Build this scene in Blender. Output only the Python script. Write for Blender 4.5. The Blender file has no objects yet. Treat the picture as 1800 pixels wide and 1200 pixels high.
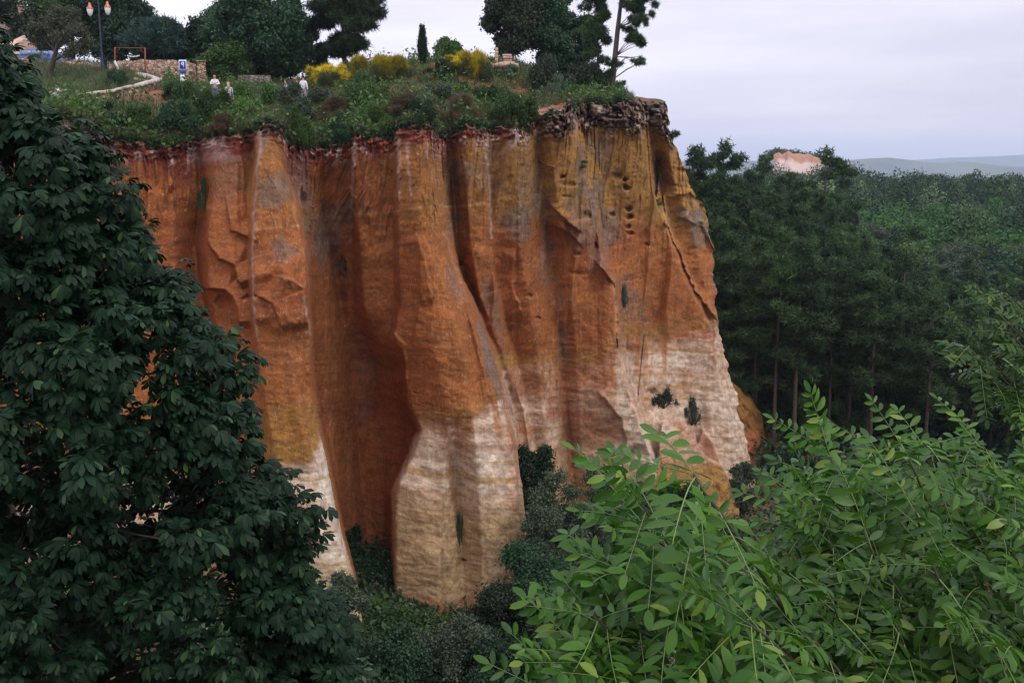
import bpy, math, random
import numpy as np
from mathutils import Vector
R = math.radians
rng = np.random.default_rng(7)
random.seed(7)
scn = bpy.context.scene

# ------------------------------------------------------------------ camera
FPX = 1750.0
HOR = 300.0
PITCH = math.atan((600 - HOR) / FPX)
cd = bpy.data.cameras.new("camera")
cam = bpy.data.objects.new("camera", cd)
scn.collection.objects.link(cam)
cd.sensor_width = 36.0
cd.lens = 36.0 * FPX / 1800.0
cd.clip_start = 0.05
cd.clip_end = 30000
cam.location = (0, 0, 0)
cam.rotation_euler = (R(90) - PITCH, 0, 0)
scn.camera = cam

# ------------------------------------------------------------------ world, sun, exposure
SUN_EL, SUN_AZ = 50.0, 140.0          # degrees; azimuth clockwise from +Y
w = bpy.data.worlds.new("World")
scn.world = w
w.use_nodes = True
nt = w.node_tree
nt.nodes.clear()
def wn(t, **k):
    n = nt.nodes.new(t)
    for a, b in k.items():
        setattr(n, a, b)
    return n
wout = wn('ShaderNodeOutputWorld'); bg = wn('ShaderNodeBackground')
sky = wn('ShaderNodeTexSky', sky_type='NISHITA', sun_disc=False, sun_elevation=R(SUN_EL), sun_rotation=R(SUN_AZ))
sky.dust_density = 3.0
bg.inputs['Strength'].default_value = 0.10
tc = wn('ShaderNodeTexCoord')
mp = wn('ShaderNodeMapping'); mp.inputs['Scale'].default_value = (1.0, 1.0, 7.0)
ns = wn('ShaderNodeTexNoise'); ns.inputs['Scale'].default_value = 2.4; ns.inputs['Detail'].default_value = 5; ns.inputs['Roughness'].default_value = 0.5
nt.links.new(tc.outputs['Generated'], mp.inputs['Vector']); nt.links.new(mp.outputs[0], ns.inputs['Vector'])
sx = wn('ShaderNodeSeparateXYZ'); nt.links.new(tc.outputs['Generated'], sx.inputs[0])
# overcast sheet: brighter to the zenith and to the left, greyer lavender to the right
cr = wn('ShaderNodeValToRGB')
cr.color_ramp.elements[0].position = 0.30; cr.color_ramp.elements[0].color = (6.6, 6.30, 8.0, 1)
cr.color_ramp.elements[1].position = 0.70; cr.color_ramp.elements[1].color = (9.0, 8.7, 9.6, 1)
nt.links.new(ns.outputs['Fac'], cr.inputs[0])
mz = wn('ShaderNodeMapRange'); mz.inputs['From Min'].default_value = 0.0; mz.inputs['From Max'].default_value = 1.0
mz.inputs['To Min'].default_value = 1.02; mz.inputs['To Max'].default_value = 1.60
nt.links.new(sx.outputs['Z'], mz.inputs['Value'])
mx = wn('ShaderNodeMapRange'); mx.inputs['From Min'].default_value = -0.45; mx.inputs['From Max'].default_value = 0.5
mx.inputs['To Min'].default_value = 1.34; mx.inputs['To Max'].default_value = 0.97
nt.links.new(sx.outputs['X'], mx.inputs['Value'])
mm = wn('ShaderNodeMath', operation='MULTIPLY'); nt.links.new(mz.outputs[0], mm.inputs[0]); nt.links.new(mx.outputs[0], mm.inputs[1])
vm = wn('ShaderNodeVectorMath', operation='SCALE'); nt.links.new(cr.outputs[0], vm.inputs[0]); nt.links.new(mm.outputs[0], vm.inputs['Scale'])
mixw = wn('ShaderNodeMix', data_type='RGBA'); mixw.inputs[0].default_value = 0.88
nt.links.new(sky.outputs[0], mixw.inputs[6]); nt.links.new(vm.outputs[0], mixw.inputs[7])
nt.links.new(mixw.outputs[2], bg.inputs['Color']); nt.links.new(bg.outputs[0], wout.inputs['Surface'])

sd = bpy.data.lights.new("sun", 'SUN'); sun = bpy.data.objects.new("sun", sd); scn.collection.objects.link(sun)
sd.energy = 1.2; sd.angle = R(35); sd.color = (1.0, 0.95, 0.88)
az, el = R(SUN_AZ), R(SUN_EL)
to_sun = Vector((math.sin(az) * math.cos(el), math.cos(az) * math.cos(el), math.sin(el)))
sun.rotation_euler = to_sun.to_track_quat('Z', 'Y').to_euler()
sun.location = (30, -40, 60)

scn.view_settings.view_transform = 'Standard'
scn.view_settings.look = 'None'
scn.view_settings.exposure = 0.10
scn.view_settings.gamma = 1.0
scn.view_settings.use_curve_mapping = False
scn.render.engine = 'CYCLES'
scn.cycles.max_bounces = 6
scn.cycles.diffuse_bounces = 3
scn.cycles.glossy_bounces = 2
scn.cycles.transmission_bounces = 3
scn.cycles.volume_bounces = 2
scn.cycles.use_denoising = True
scn.cycles.pixel_filter_type = 'BLACKMAN_HARRIS'
scn.cycles.filter_width = 1.35

# ------------------------------------------------------------------ helpers
CP, SP = math.cos(PITCH), math.sin(PITCH)
def at(px, py, D):
    """world point on the sight line of a photo pixel at the distance D along Y"""
    px = np.asarray(px, float); py = np.asarray(py, float); D = np.asarray(D, float)
    xc = (px - 900) / FPX; yc = -(py - 600) / FPX
    t = D / (CP + yc * SP)
    X = xc * t; Z = (-SP + yc * CP) * t
    X, Y, Z = np.broadcast_arrays(X, D, Z)
    return np.stack([X, Y, Z], -1)

def _h(ix, iy, iz, s):
    n = (ix.astype(np.int64) * 374761393 + iy.astype(np.int64) * 668265263 + iz.astype(np.int64) * 2147483647 + s * 974711) & 0xFFFFFFFF
    n = ((n ^ (n >> 13)) * 1274126177) & 0xFFFFFFFF
    n = (n ^ (n >> 16)) & 0xFFFFFF
    return n / float(0xFFFFFF)
def vnoise(x, y, z, s=0):
    x, y, z = np.broadcast_arrays(np.asarray(x, float), np.asarray(y, float), np.asarray(z, float))
    ix, iy, iz = np.floor(x), np.floor(y), np.floor(z)
    fx, fy, fz = x - ix, y - iy, z - iz
    fx, fy, fz = [f * f * f * (f * (f * 6 - 15) + 10) for f in (fx, fy, fz)]
    def c(a, b, d): return _h(ix + a, iy + b, iz + d, s)
    r0 = (c(0,0,0)*(1-fx)+c(1,0,0)*fx)*(1-fy)+(c(0,1,0)*(1-fx)+c(1,1,0)*fx)*fy
    r1 = (c(0,0,1)*(1-fx)+c(1,0,1)*fx)*(1-fy)+(c(0,1,1)*(1-fx)+c(1,1,1)*fx)*fy
    return (r0 * (1 - fz) + r1 * fz) * 2 - 1
def fbm(x, y, z, o=4, s=0, g=0.5):
    r, a, t = 0, 1.0, 0
    for i in range(o):
        k = 2.03 ** i
        r = r + a * vnoise(np.asarray(x) * k + i * 17.3, np.asarray(y) * k + i * 5.1, np.asarray(z) * k, s + i); t += a; a *= g
    return r / t
def sm(e0, e1, x):
    t = np.clip((x - e0) / (e1 - e0 + 1e-12), 0, 1); return t * t * (3 - 2 * t)

def link(o, parent=None):
    scn.collection.objects.link(o)
    if parent is not None: o.parent = parent
    return o
def tag(o, label=None, cat=None, group=None, kind=None):
    if label: o['label'] = label
    if cat: o['category'] = cat
    if group: o['group'] = group
    if kind: o['kind'] = kind
    return o
def empty(name, loc, rz=0, sc=None):
    o = bpy.data.objects.new(name, None); o.empty_display_size = 0.2
    scn.collection.objects.link(o); o.location = tuple(float(v) for v in loc); o.rotation_euler = (0, 0, rz)
    if sc is not None: o.scale = sc
    return o
def mesh(name, V, Fs, mat=None, parent=None, smooth=False, col=None):
    """V (N,3); Fs a list of (M,k) index arrays"""
    me = bpy.data.meshes.new(name)
    V = np.asarray(V, np.float32)
    Fs = [np.asarray(f, np.int32) for f in Fs if len(f)]
    me.vertices.add(len(V)); me.vertices.foreach_set('co', V.ravel())
    idx = np.concatenate([f.ravel() for f in Fs]); tot = np.concatenate([np.full(len(f), f.shape[1], np.int32) for f in Fs])
    st = np.concatenate([[0], np.cumsum(tot)[:-1]]).astype(np.int32)
    me.loops.add(len(idx)); me.loops.foreach_set('vertex_index', idx)
    me.polygons.add(len(tot)); me.polygons.foreach_set('loop_start', st); me.polygons.foreach_set('loop_total', tot)
    if smooth: me.polygons.foreach_set('use_smooth', np.ones(len(tot), bool))
    me.update(calc_edges=True); me.validate()
    if col is not None:
        a = me.color_attributes.new('Col', 'FLOAT_COLOR', 'POINT')
        c = np.ones((len(V), 4), np.float32); c[:, :3] = col
        a.data.foreach_set('color', c.ravel())
    if mat: me.materials.append(mat)
    o = bpy.data.objects.new(name, me)
    return link(o, parent)
class MB:
    """collects simple shapes into one mesh"""
    def __init__(s): s.v = []; s.q = []; s.t = []; s.n = 0
    def add(s, V, Q=(), T=()):
        V = np.asarray(V, float); s.v.append(V)
        if len(Q): s.q.append(np.asarray(Q) + s.n)
        if len(T): s.t.append(np.asarray(T) + s.n)
        s.n += len(V)
    def box(s, c, d, rz=0, taper=1.0, shear=(0, 0)):
        c = np.asarray(c, float); hx, hy, hz = [v / 2 for v in d]
        P = []
        for z in (-1, 1):
            k = 1.0 if z < 0 else taper
            for x, y in ((-1, -1), (1, -1), (1, 1), (-1, 1)):
                P.append((x * hx * k + (shear[0] if z > 0 else 0), y * hy * k + (shear[1] if z > 0 else 0), z * hz))
        P = np.array(P); cs, sn = math.cos(rz), math.sin(rz)
        P = np.stack([P[:, 0] * cs - P[:, 1] * sn, P[:, 0] * sn + P[:, 1] * cs, P[:, 2]], -1) + c
        s.add(P, [(0, 3, 2, 1), (4, 5, 6, 7), (0, 1, 5, 4), (1, 2, 6, 5), (2, 3, 7, 6), (3, 0, 4, 7)])
    def tube(s, pts, rad, n=8, cap=True):
        pts = np.asarray(pts, float); m = len(pts)
        rad = np.broadcast_to(np.asarray(rad, float), (m,))
        T = np.gradient(pts, axis=0); T /= np.linalg.norm(T, axis=1, keepdims=True) + 1e-9
        ref = np.array([0.31, 0.87, 0.12]) if abs(T[0][2]) > 0.7 else np.array([0.05, 0.1, 1.0])
        A = np.cross(T, ref); A /= np.linalg.norm(A, axis=1, keepdims=True) + 1e-9
        B = np.cross(T, A)
        th = np.linspace(0, 2 * np.pi, n, endpoint=False)
        V = pts[:, None, :] + rad[:, None, None] * (np.cos(th)[None, :, None] * A[:, None, :] + np.sin(th)[None, :, None] * B[:, None, :])
        V = V.reshape(-1, 3); i = np.arange(n); j = (i + 1) % n
        Q = np.concatenate([np.stack([k * n + i, k * n + j, (k + 1) * n + j, (k + 1) * n + i], -1) for k in range(m - 1)])
        T3 = []
        if cap:
            V = np.vstack([V, pts[0], pts[-1]])
            T3 = np.concatenate([np.stack([j, i, np.full(n, m * n)], -1), np.stack([(m - 1) * n + i, (m - 1) * n + j, np.full(n, m * n + 1)], -1)])
        s.add(V, Q, T3)
    def lathe(s, prof, c=(0, 0, 0), n=16):
        prof = np.asarray(prof, float); th = np.linspace(0, 2 * np.pi, n, endpoint=False)
        V = np.stack([prof[:, None, 0] * np.cos(th), prof[:, None, 0] * np.sin(th), np.repeat(prof[:, 1:2], n, 1)], -1).reshape(-1, 3) + np.asarray(c)
        i = np.arange(n); j = (i + 1) % n
        Q = np.concatenate([np.stack([k * n + i, k * n + j, (k + 1) * n + j, (k + 1) * n + i], -1) for k in range(len(prof) - 1)])
        s.add(V, Q)
    def prism(s, poly, y0, y1):
        """poly in XZ, extruded along Y"""
        n = len(poly); P = np.array([(x, y0, z) for x, z in poly] + [(x, y1, z) for x, z in poly], float)
        Q = [(k, (k + 1) % n, n + (k + 1) % n, n + k) for k in range(n)]
        c0 = P[:n].mean(0); c1 = P[n:].mean(0); P = np.vstack([P, c0, c1])
        T = [((k + 1) % n, k, 2 * n) for k in range(n)] + [(n + k, n + (k + 1) % n, 2 * n + 1) for k in range(n)]
        s.add(P, Q, T)
    def build(s, name, mat, parent=None, smooth=False):
        F = []
        if s.q: F.append(np.concatenate(s.q))
        if s.t: F.append(np.concatenate(s.t))
        return mesh(name, np.concatenate(s.v), F, mat, parent, smooth)

# ------------------------------------------------------------------ materials
def mat_base(name):
    m = bpy.data.materials.new(name); m.use_nodes = True
    t = m.node_tree; b = t.nodes['Principled BSDF']
    return m, t, b
def simple(name, c, rough=0.7, metal=0.0, var=0.12, scale=6.0, bump=0.0, spec=0.3):
    m, t, b = mat_base(name)
    n = t.nodes.new('ShaderNodeTexNoise'); n.inputs['Scale'].default_value = scale; n.inputs['Detail'].default_value = 6
    tc = t.nodes.new('ShaderNodeTexCoord'); t.links.new(tc.outputs['Object'], n.inputs['Vector'])
    r = t.nodes.new('ShaderNodeValToRGB')
    r.color_ramp.elements[0].position = 0.3; r.color_ramp.elements[1].position = 0.7
    r.color_ramp.elements[0].color = tuple(v * (1 - var) for v in c) + (1,)
    r.color_ramp.elements[1].color = tuple(min(1, v * (1 + var)) for v in c) + (1,)
    t.links.new(n.outputs['Fac'], r.inputs[0]); t.links.new(r.outputs[0], b.inputs['Base Color'])
    b.inputs['Roughness'].default_value = rough; b.inputs['Metallic'].default_value = metal
    b.inputs['Specular IOR Level'].default_value = spec
    if bump:
        bp = t.nodes.new('ShaderNodeBump'); bp.inputs['Strength'].default_value = 1.0; bp.inputs['Distance'].default_value = bump
        t.links.new(n.outputs['Fac'], bp.inputs['Height']); t.links.new(bp.outputs[0], b.inputs['Normal'])
    return m
def leafmat(name, c1, c2, c3=None, rough=0.5, trans=0.25, spec=0.35, spread=1.0):
    """foliage: every leaf island has its own tint, clumps drift between two greens"""
    m, t, b = mat_base(name)
    g = t.nodes.new('ShaderNodeNewGeometry')
    r = t.nodes.new('ShaderNodeValToRGB')
    e = r.color_ramp.elements
    e[0].position = 0.0; e[0].color = tuple(c1) + (1,)
    e[1].position = 0.93 if c3 else 1.0; e[1].color = tuple(c2) + (1,)
    if c3:
        k = e.new(1.0); k.color = tuple(c3) + (1,)
    t.links.new(g.outputs['Random Per Island'], r.inputs[0])
    tc = t.nodes.new('ShaderNodeTexCoord'); n = t.nodes.new('ShaderNodeTexNoise'); n.inputs['Scale'].default_value = 1.3 * spread; n.inputs['Detail'].default_value = 3
    t.links.new(tc.outputs['Object'], n.inputs['Vector'])
    mr = t.nodes.new('ShaderNodeMapRange'); mr.inputs['From Min'].default_value = 0.3; mr.inputs['From Max'].default_value = 0.7
    mr.inputs['To Min'].default_value = 0.72; mr.inputs['To Max'].default_value = 1.3
    t.links.new(n.outputs['Fac'], mr.inputs['Value'])
    oi = t.nodes.new('ShaderNodeObjectInfo'); mr2 = t.nodes.new('ShaderNodeMapRange')
    mr2.inputs['To Min'].default_value = 0.62; mr2.inputs['To Max'].default_value = 1.42
    t.links.new(oi.outputs['Random'], mr2.inputs['Value'])
    mu = t.nodes.new('ShaderNodeMath'); mu.operation = 'MULTIPLY'; t.links.new(mr.outputs[0], mu.inputs[0]); t.links.new(mr2.outputs[0], mu.inputs[1])
    vs = t.nodes.new('ShaderNodeVectorMath'); vs.operation = 'SCALE'; t.links.new(r.outputs[0], vs.inputs[0]); t.links.new(mu.outputs[0], vs.inputs['Scale'])
    t.links.new(vs.outputs[0], b.inputs['Base Color'])
    b.inputs['Roughness'].default_value = rough; b.inputs['Specular IOR Level'].default_value = spec
    tr = t.nodes.new('ShaderNodeBsdfTranslucent'); t.links.new(vs.outputs[0], tr.inputs['Color'])
    mx = t.nodes.new('ShaderNodeMixShader'); mx.inputs[0].default_value = trans
    t.links.new(b.outputs[0], mx.inputs[1]); t.links.new(tr.outputs[0], mx.inputs[2])
    t.links.new(mx.outputs[0], t.nodes['Material Output'].inputs['Surface'])
    return m

M = {}
M['chestnut'] = leafmat('chestnut_leaf', (0.008, 0.032, 0.013), (0.020, 0.064, 0.025), (0.085, 0.17, 0.06), rough=0.55, trans=0.15, spec=0.18, spread=0.7)
M['locust'] = leafmat('locust_leaf', (0.022, 0.082, 0.008), (0.066, 0.168, 0.014), (0.20, 0.28, 0.04), rough=0.36, trans=0.32, spec=0.35, spread=2.0)
M['green_bark'] = simple('green_brown_bark', (.060, .062, .034), .8, var=.3)
M['locust_stalk'] = simple('locust_stalk', (0.16, 0.24, 0.07), 0.6)
M['pine'] = leafmat('pine_needles', (0.026, 0.056, 0.020), (0.054, 0.102, 0.034), (0.10, 0.15, 0.05), rough=0.6, trans=0.12, spec=0.2, spread=0.3)
M['pine_blue'] = leafmat('pine_needles_blue', (0.024, 0.060, 0.046), (0.048, 0.100, 0.074), rough=0.6, trans=0.12, spec=0.2, spread=0.3)
M['oak'] = leafmat('oak_leaf', (0.016, 0.046, 0.020), (0.034, 0.082, 0.032), rough=0.55, trans=0.15, spec=0.25, spread=0.3)
M['holm'] = leafmat('holm_oak_leaf', (0.018, 0.030, 0.016), (0.036, 0.056, 0.026), (0.06, 0.07, 0.035), rough=0.55, trans=0.10, spec=0.25, spread=0.3)
M['broad'] = leafmat('broad_leaf', (0.038, 0.086, 0.021), (0.080, 0.150, 0.034), (0.14, 0.21, 0.05), rough=0.55, trans=0.25, spec=0.25, spread=0.3)
M['olive'] = leafmat('grey_green_leaf', (0.045, 0.072, 0.040), (0.085, 0.120, 0.068), (0.13, 0.16, 0.11), rough=0.55, trans=0.15, spec=0.25)
M['grass'] = leafmat('grass_blade', (0.060, 0.088, 0.036), (0.105, 0.130, 0.058), (0.22, 0.18, 0.11), rough=0.7, trans=0.25, spec=0.15)
M['dry'] = leafmat('dry_brush', (0.10, 0.075, 0.045), (0.17, 0.12, 0.07), (0.10, 0.12, 0.05), rough=0.8, trans=0.15, spec=0.1)
M['flower'] = leafmat('broom_flower', (0.50, 0.38, 0.015), (0.75, 0.60, 0.03), rough=0.6, trans=0.3, spec=0.2)
M['pine_far'] = leafmat('far_pine_crowns', (0.020, 0.042, 0.020), (0.036, 0.066, 0.028), rough=.7, trans=.05, spec=.1, spread=.10)
M['pine_far_mid'] = leafmat('far_mid_crowns', (0.032, 0.072, 0.026), (0.058, 0.110, 0.036), rough=.7, trans=.05, spec=.1, spread=.10)
M['pine_far_pale'] = leafmat('far_pale_crowns', (0.060, 0.095, 0.040), (0.095, 0.140, 0.060), rough=.7, trans=.05, spec=.1, spread=.10)
M['pine_far_dark'] = leafmat('far_dark_crowns', (0.012, 0.028, 0.014), (0.024, 0.048, 0.022), rough=.7, trans=.05, spec=.1, spread=.10)
M['broad_far'] = leafmat('far_broadleaf_crowns', (0.030, 0.085, 0.024), (0.06, 0.14, 0.036), rough=.7, trans=.1, spec=.1, spread=.10)
M['white_flower'] = leafmat('white_flower', (0.6, 0.6, 0.5), (0.75, 0.75, 0.65), rough=0.6, trans=0.3, spec=0.2)
M['cypress'] = leafmat('cypress_needles', (0.018, 0.038, 0.016), (0.035, 0.062, 0.026), rough=0.7, trans=0.05, spec=0.15)
M['bark'] = simple('bark', (0.075, 0.055, 0.045), 0.9, var=0.4, scale=9, bump=0.02)
M['pine_bark'] = simple('pine_bark', (0.075, 0.055, 0.045), 0.9, var=0.4, scale=7, bump=0.02)
M['pale_bark'] = simple('pale_bark', (0.26, 0.19, 0.14), 0.9, var=0.35, scale=7, bump=0.02)

# ------------------------------------------------------------------ leaf templates and scattering
def leaflet(L, W, fold=0.18, droop=0.12, obov=0.0, curl=0.0):
    """one leaflet along +X, surface normal +Z"""
    s = np.array([0.0, 0.22, 0.5, 0.78, 1.0]); hw = np.array([0.0, 0.72, 1.0, 0.78, 0.0]) if not obov else np.array([0.0, 0.42, 0.85, 1.0, 0.0])
    if obov: s = np.array([0.0, 0.28, 0.55, 0.80, 1.0])
    zc = -droop * s ** 2 * L
    c = np.stack([s * L, 0 * s, zc], -1)
    l = np.stack([s[1:4] * L, hw[1:4] * W / 2, zc[1:4] + fold * hw[1:4] * W / 2 + curl * W], -1)
    r = l * np.array([1, -1, 1])
    V = np.vstack([c, l, r])                       # c 0-4, l 5-7, r 8-10
    Q = [(1, 2, 6, 5), (2, 3, 7, 6), (1, 8, 9, 2), (2, 9, 10, 3)]
    T = [(0, 1, 5), (3, 4, 7), (0, 8, 1), (3, 10, 4)]
    return V, np.array(Q), np.array(T)
def rotm(ax, a):
    c, s = math.cos(a), math.sin(a)
    return {'x': np.array([[1,0,0],[0,c,-s],[0,s,c]]), 'y': np.array([[c,0,s],[0,1,0],[-s,0,c]]), 'z': np.array([[c,-s,0],[s,c,0],[0,0,1]])}[ax]
def joinT(parts):
    V, Q, T, n = [], [], [], 0
    for v, q, t in parts:
        V.append(v)
        if len(q): Q.append(np.asarray(q) + n)
        if len(t): T.append(np.asarray(t) + n)
        n += len(v)
    return np.vstack(V), (np.concatenate(Q) if Q else np.zeros((0, 4), int)), (np.concatenate(T) if T else np.zeros((0, 3), int))
def palmate(seed):
    r = random.Random(seed); parts = []
    for k in range(7):
        a = (k - 3) * 0.62 + r.uniform(-.08, .08)
        L = (0.20, 0.19, 0.155, 0.11)[abs(k - 3)] * r.uniform(.92, 1.08)
        v, q, t = leaflet(L, L * 0.40, fold=0.25, droop=r.uniform(.35, .6), obov=1)
        v = v @ rotm('y', r.uniform(0.0, .25)).T @ rotm('z', a).T
        parts.append((v, q, t))
    # petiole
    pt = np.array([[0, -.003, 0], [0, .003, 0], [-.11, .003, -.03], [-.11, -.003, -.03]]); parts.append((pt, np.array([(0, 1, 2, 3)]), []))
    return joinT(parts)
def pinnate(seed, pairs=8):
    r = random.Random(seed); parts = []
    bend = r.uniform(.15, .5); side = r.uniform(-.12, .12)
    def P(s): return np.array([s, side * s * s, -bend * s * s * 0.55])
    pts = [P(s) for s in np.linspace(0, 0.97, 7)]
    mb = MB(); mb.tube(pts, np.linspace(0.008, 0.004, 7), n=3, cap=False)
    stalk = (np.concatenate(mb.v), np.concatenate(mb.q), [])
    for k in range(pairs):
        s = 0.20 + 0.74 * k / (pairs - 1)
        for sg in (-1, 1):
            L = (0.245 - 0.09 * abs(k / (pairs - 1) - 0.4)) * r.uniform(.82, 1.1)
            if r.random() < 0.04: continue
            v, q, t = leaflet(L, L * r.uniform(.34, .44), fold=r.uniform(.08, .6), droop=r.uniform(.0, .35))
            v = v @ rotm('x', sg * r.uniform(-.6, .5)).T @ rotm('y', r.uniform(-.25, .55)).T @ rotm('z', sg * (1.32 - 0.35 * k / pairs + r.uniform(-.12, .12))).T
            parts.append((v + P(s), q, t))
    v, q, t = leaflet(0.19, 0.08); v = v @ rotm('y', bend * .8).T
    parts.append((v + P(0.97), q, t))
    return joinT(parts), stalk
def frames(xdir, zhint):
    x = xdir / (np.linalg.norm(xdir, axis=1, keepdims=True) + 1e-9)
    y = np.cross(zhint, x); y /= np.linalg.norm(y, axis=1, keepdims=True) + 1e-9
    z = np.cross(x, y)
    return np.stack([x, y, z], -1)        # columns
def place(tmpls, pos, Rm, sc):
    """instances of templates merged; returns V, [Q, T]"""
    Vs, Qs, Ts, n = [], [], [], 0
    which = rng.integers(0, len(tmpls), len(pos))
    for k, (v, q, t) in enumerate(tmpls):
        m = which == k; c = int(m.sum())
        if not c: continue
        V = np.einsum('nij,kj->nki', Rm[m], v) * sc[m][:, None, None] + pos[m][:, None, :]
        Vs.append(V.reshape(-1, 3)); off = n + np.arange(c)[:, None, None] * len(v)
        if len(q): Qs.append((np.asarray(q)[None] + off).reshape(-1, 4))
        if len(t): Ts.append((np.asarray(t)[None] + off).reshape(-1, 3))
        n += c * len(v)
    F = []
    if Qs: F.append(np.concatenate(Qs))
    if Ts: F.append(np.concatenate(Ts))
    return np.vstack(Vs), F
def rdir(n):
    v = rng.normal(size=(n, 3)); return v / np.linalg.norm(v, axis=1, keepdims=True)
# simple leaf card: a folded rhomb
RH = (np.array([[-.5, 0, 0], [0, .28, .06], [.5, 0, 0], [0, -.28, .06]]), np.zeros((0, 4), int), np.array([(0, 1, 3), (1, 2, 3)]))
def tuft(seed, k=7, L=1.0, w=0.10):
    r = random.Random(seed); V, T = [], []
    for i in range(k):
        a = r.uniform(0, 6.28); e = r.uniform(-.5, 1.0)
        d = np.array([math.cos(a) * math.cos(e), math.sin(a) * math.cos(e), math.sin(e)])
        p = np.cross(d, [r.uniform(-1, 1), r.uniform(-1, 1), r.uniform(-1, 1)]); p = p / (np.linalg.norm(p) + 1e-9) * w
        n = len(V); V += [-p, p, d * L]; T += [(n, n + 1, n + 2)]
    return np.array(V), np.zeros((0, 4), int), np.array(T)
def clumpT(seed, k=5):
    r = np.random.default_rng(seed); parts = []
    for i in range(k):
        v = RH[0] * r.uniform(.7, 1.2); d = r.normal(size=(1, 3)); zz = r.normal(size=(1, 3)) + [[0, 0, .8]]
        f = frames(d, zz)[0]; parts.append((v @ f.T + r.normal(size=3) * .55, [], RH[2]))
    return joinT(parts)
TUFTS = [tuft(i) for i in range(5)]
CLUMPS = [clumpT(i) for i in range(6)]
BLADE = [tuft(50 + i, 6, 1.0, 0.05) for i in range(4)]
for b in BLADE: b[0][:, 2] = np.abs(b[0][:, 2]) * 1.5

def foliage(name, blobs, n_per, leaf, mat, parent, tm=None, up=0.5, shell=0.45, smooth=False):
    """blobs: (cx,cy,cz,rx,ry,rz) rows; leaf clumps in the outer shell of each blob"""
    blobs = np.asarray(blobs, float)
    vol = (blobs[:, 3] * blobs[:, 4] + blobs[:, 4] * blobs[:, 5] + blobs[:, 3] * blobs[:, 5])
    cnt = np.maximum(4, (n_per * len(blobs) * vol / vol.sum()).astype(int))
    P, Nn = [], []
    for b, c in zip(blobs, cnt):
        d = rdir(c); rr = (1 - shell * rng.random(c) ** 1.6) * (1 + 0.16 * rng.normal(size=c))
        P.append(b[:3] + d * rr[:, None] * b[3:6]); Nn.append(d)
    P = np.concatenate(P); Nn = np.concatenate(Nn)
    z = Nn * 1.0 + rdir(len(P)) * 0.6 + np.array([0, 0, up])
    V, F = place(tm or CLUMPS, P, frames(rdir(len(P)), z), leaf * rng.uniform(.7, 1.3, len(P)))
    return mesh(name, V, F, mat, parent)
def limbs(name, trunk, blobs, r0, mat, parent, n=7, lim=14):
    mb = MB(); trunk = np.asarray(trunk, float)
    rad = np.linspace(r0, r0 * 0.35, len(trunk)); mb.tube(trunk, rad, n)
    bl = list(blobs); random.Random(3).shuffle(bl)
    for b in bl[:lim]:
        e = np.array(b[:3]); zt = np.clip(e[2] - 0.45 * np.linalg.norm(e[:2] - trunk[-1][:2]) - 0.3, trunk[0][2] + 0.25 * (trunk[-1][2] - trunk[0][2]), trunk[-1][2])
        s = np.array([np.interp(zt, trunk[:, 2], trunk[:, k]) for k in range(3)])
        rr = np.interp(zt, trunk[:, 2], rad)
        mid = (s + e) / 2 + np.array([0, 0, 0.12 * np.linalg.norm(e - s)]) * random.choice((-.6, 1))
        mb.tube([s, (s + mid) / 2 + rng.normal(size=3) * .03, mid, (mid + e) / 2, e], np.linspace(rr * .5, rr * .12, 5), 5)
    return mb.build(name, mat, parent, True)

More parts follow.
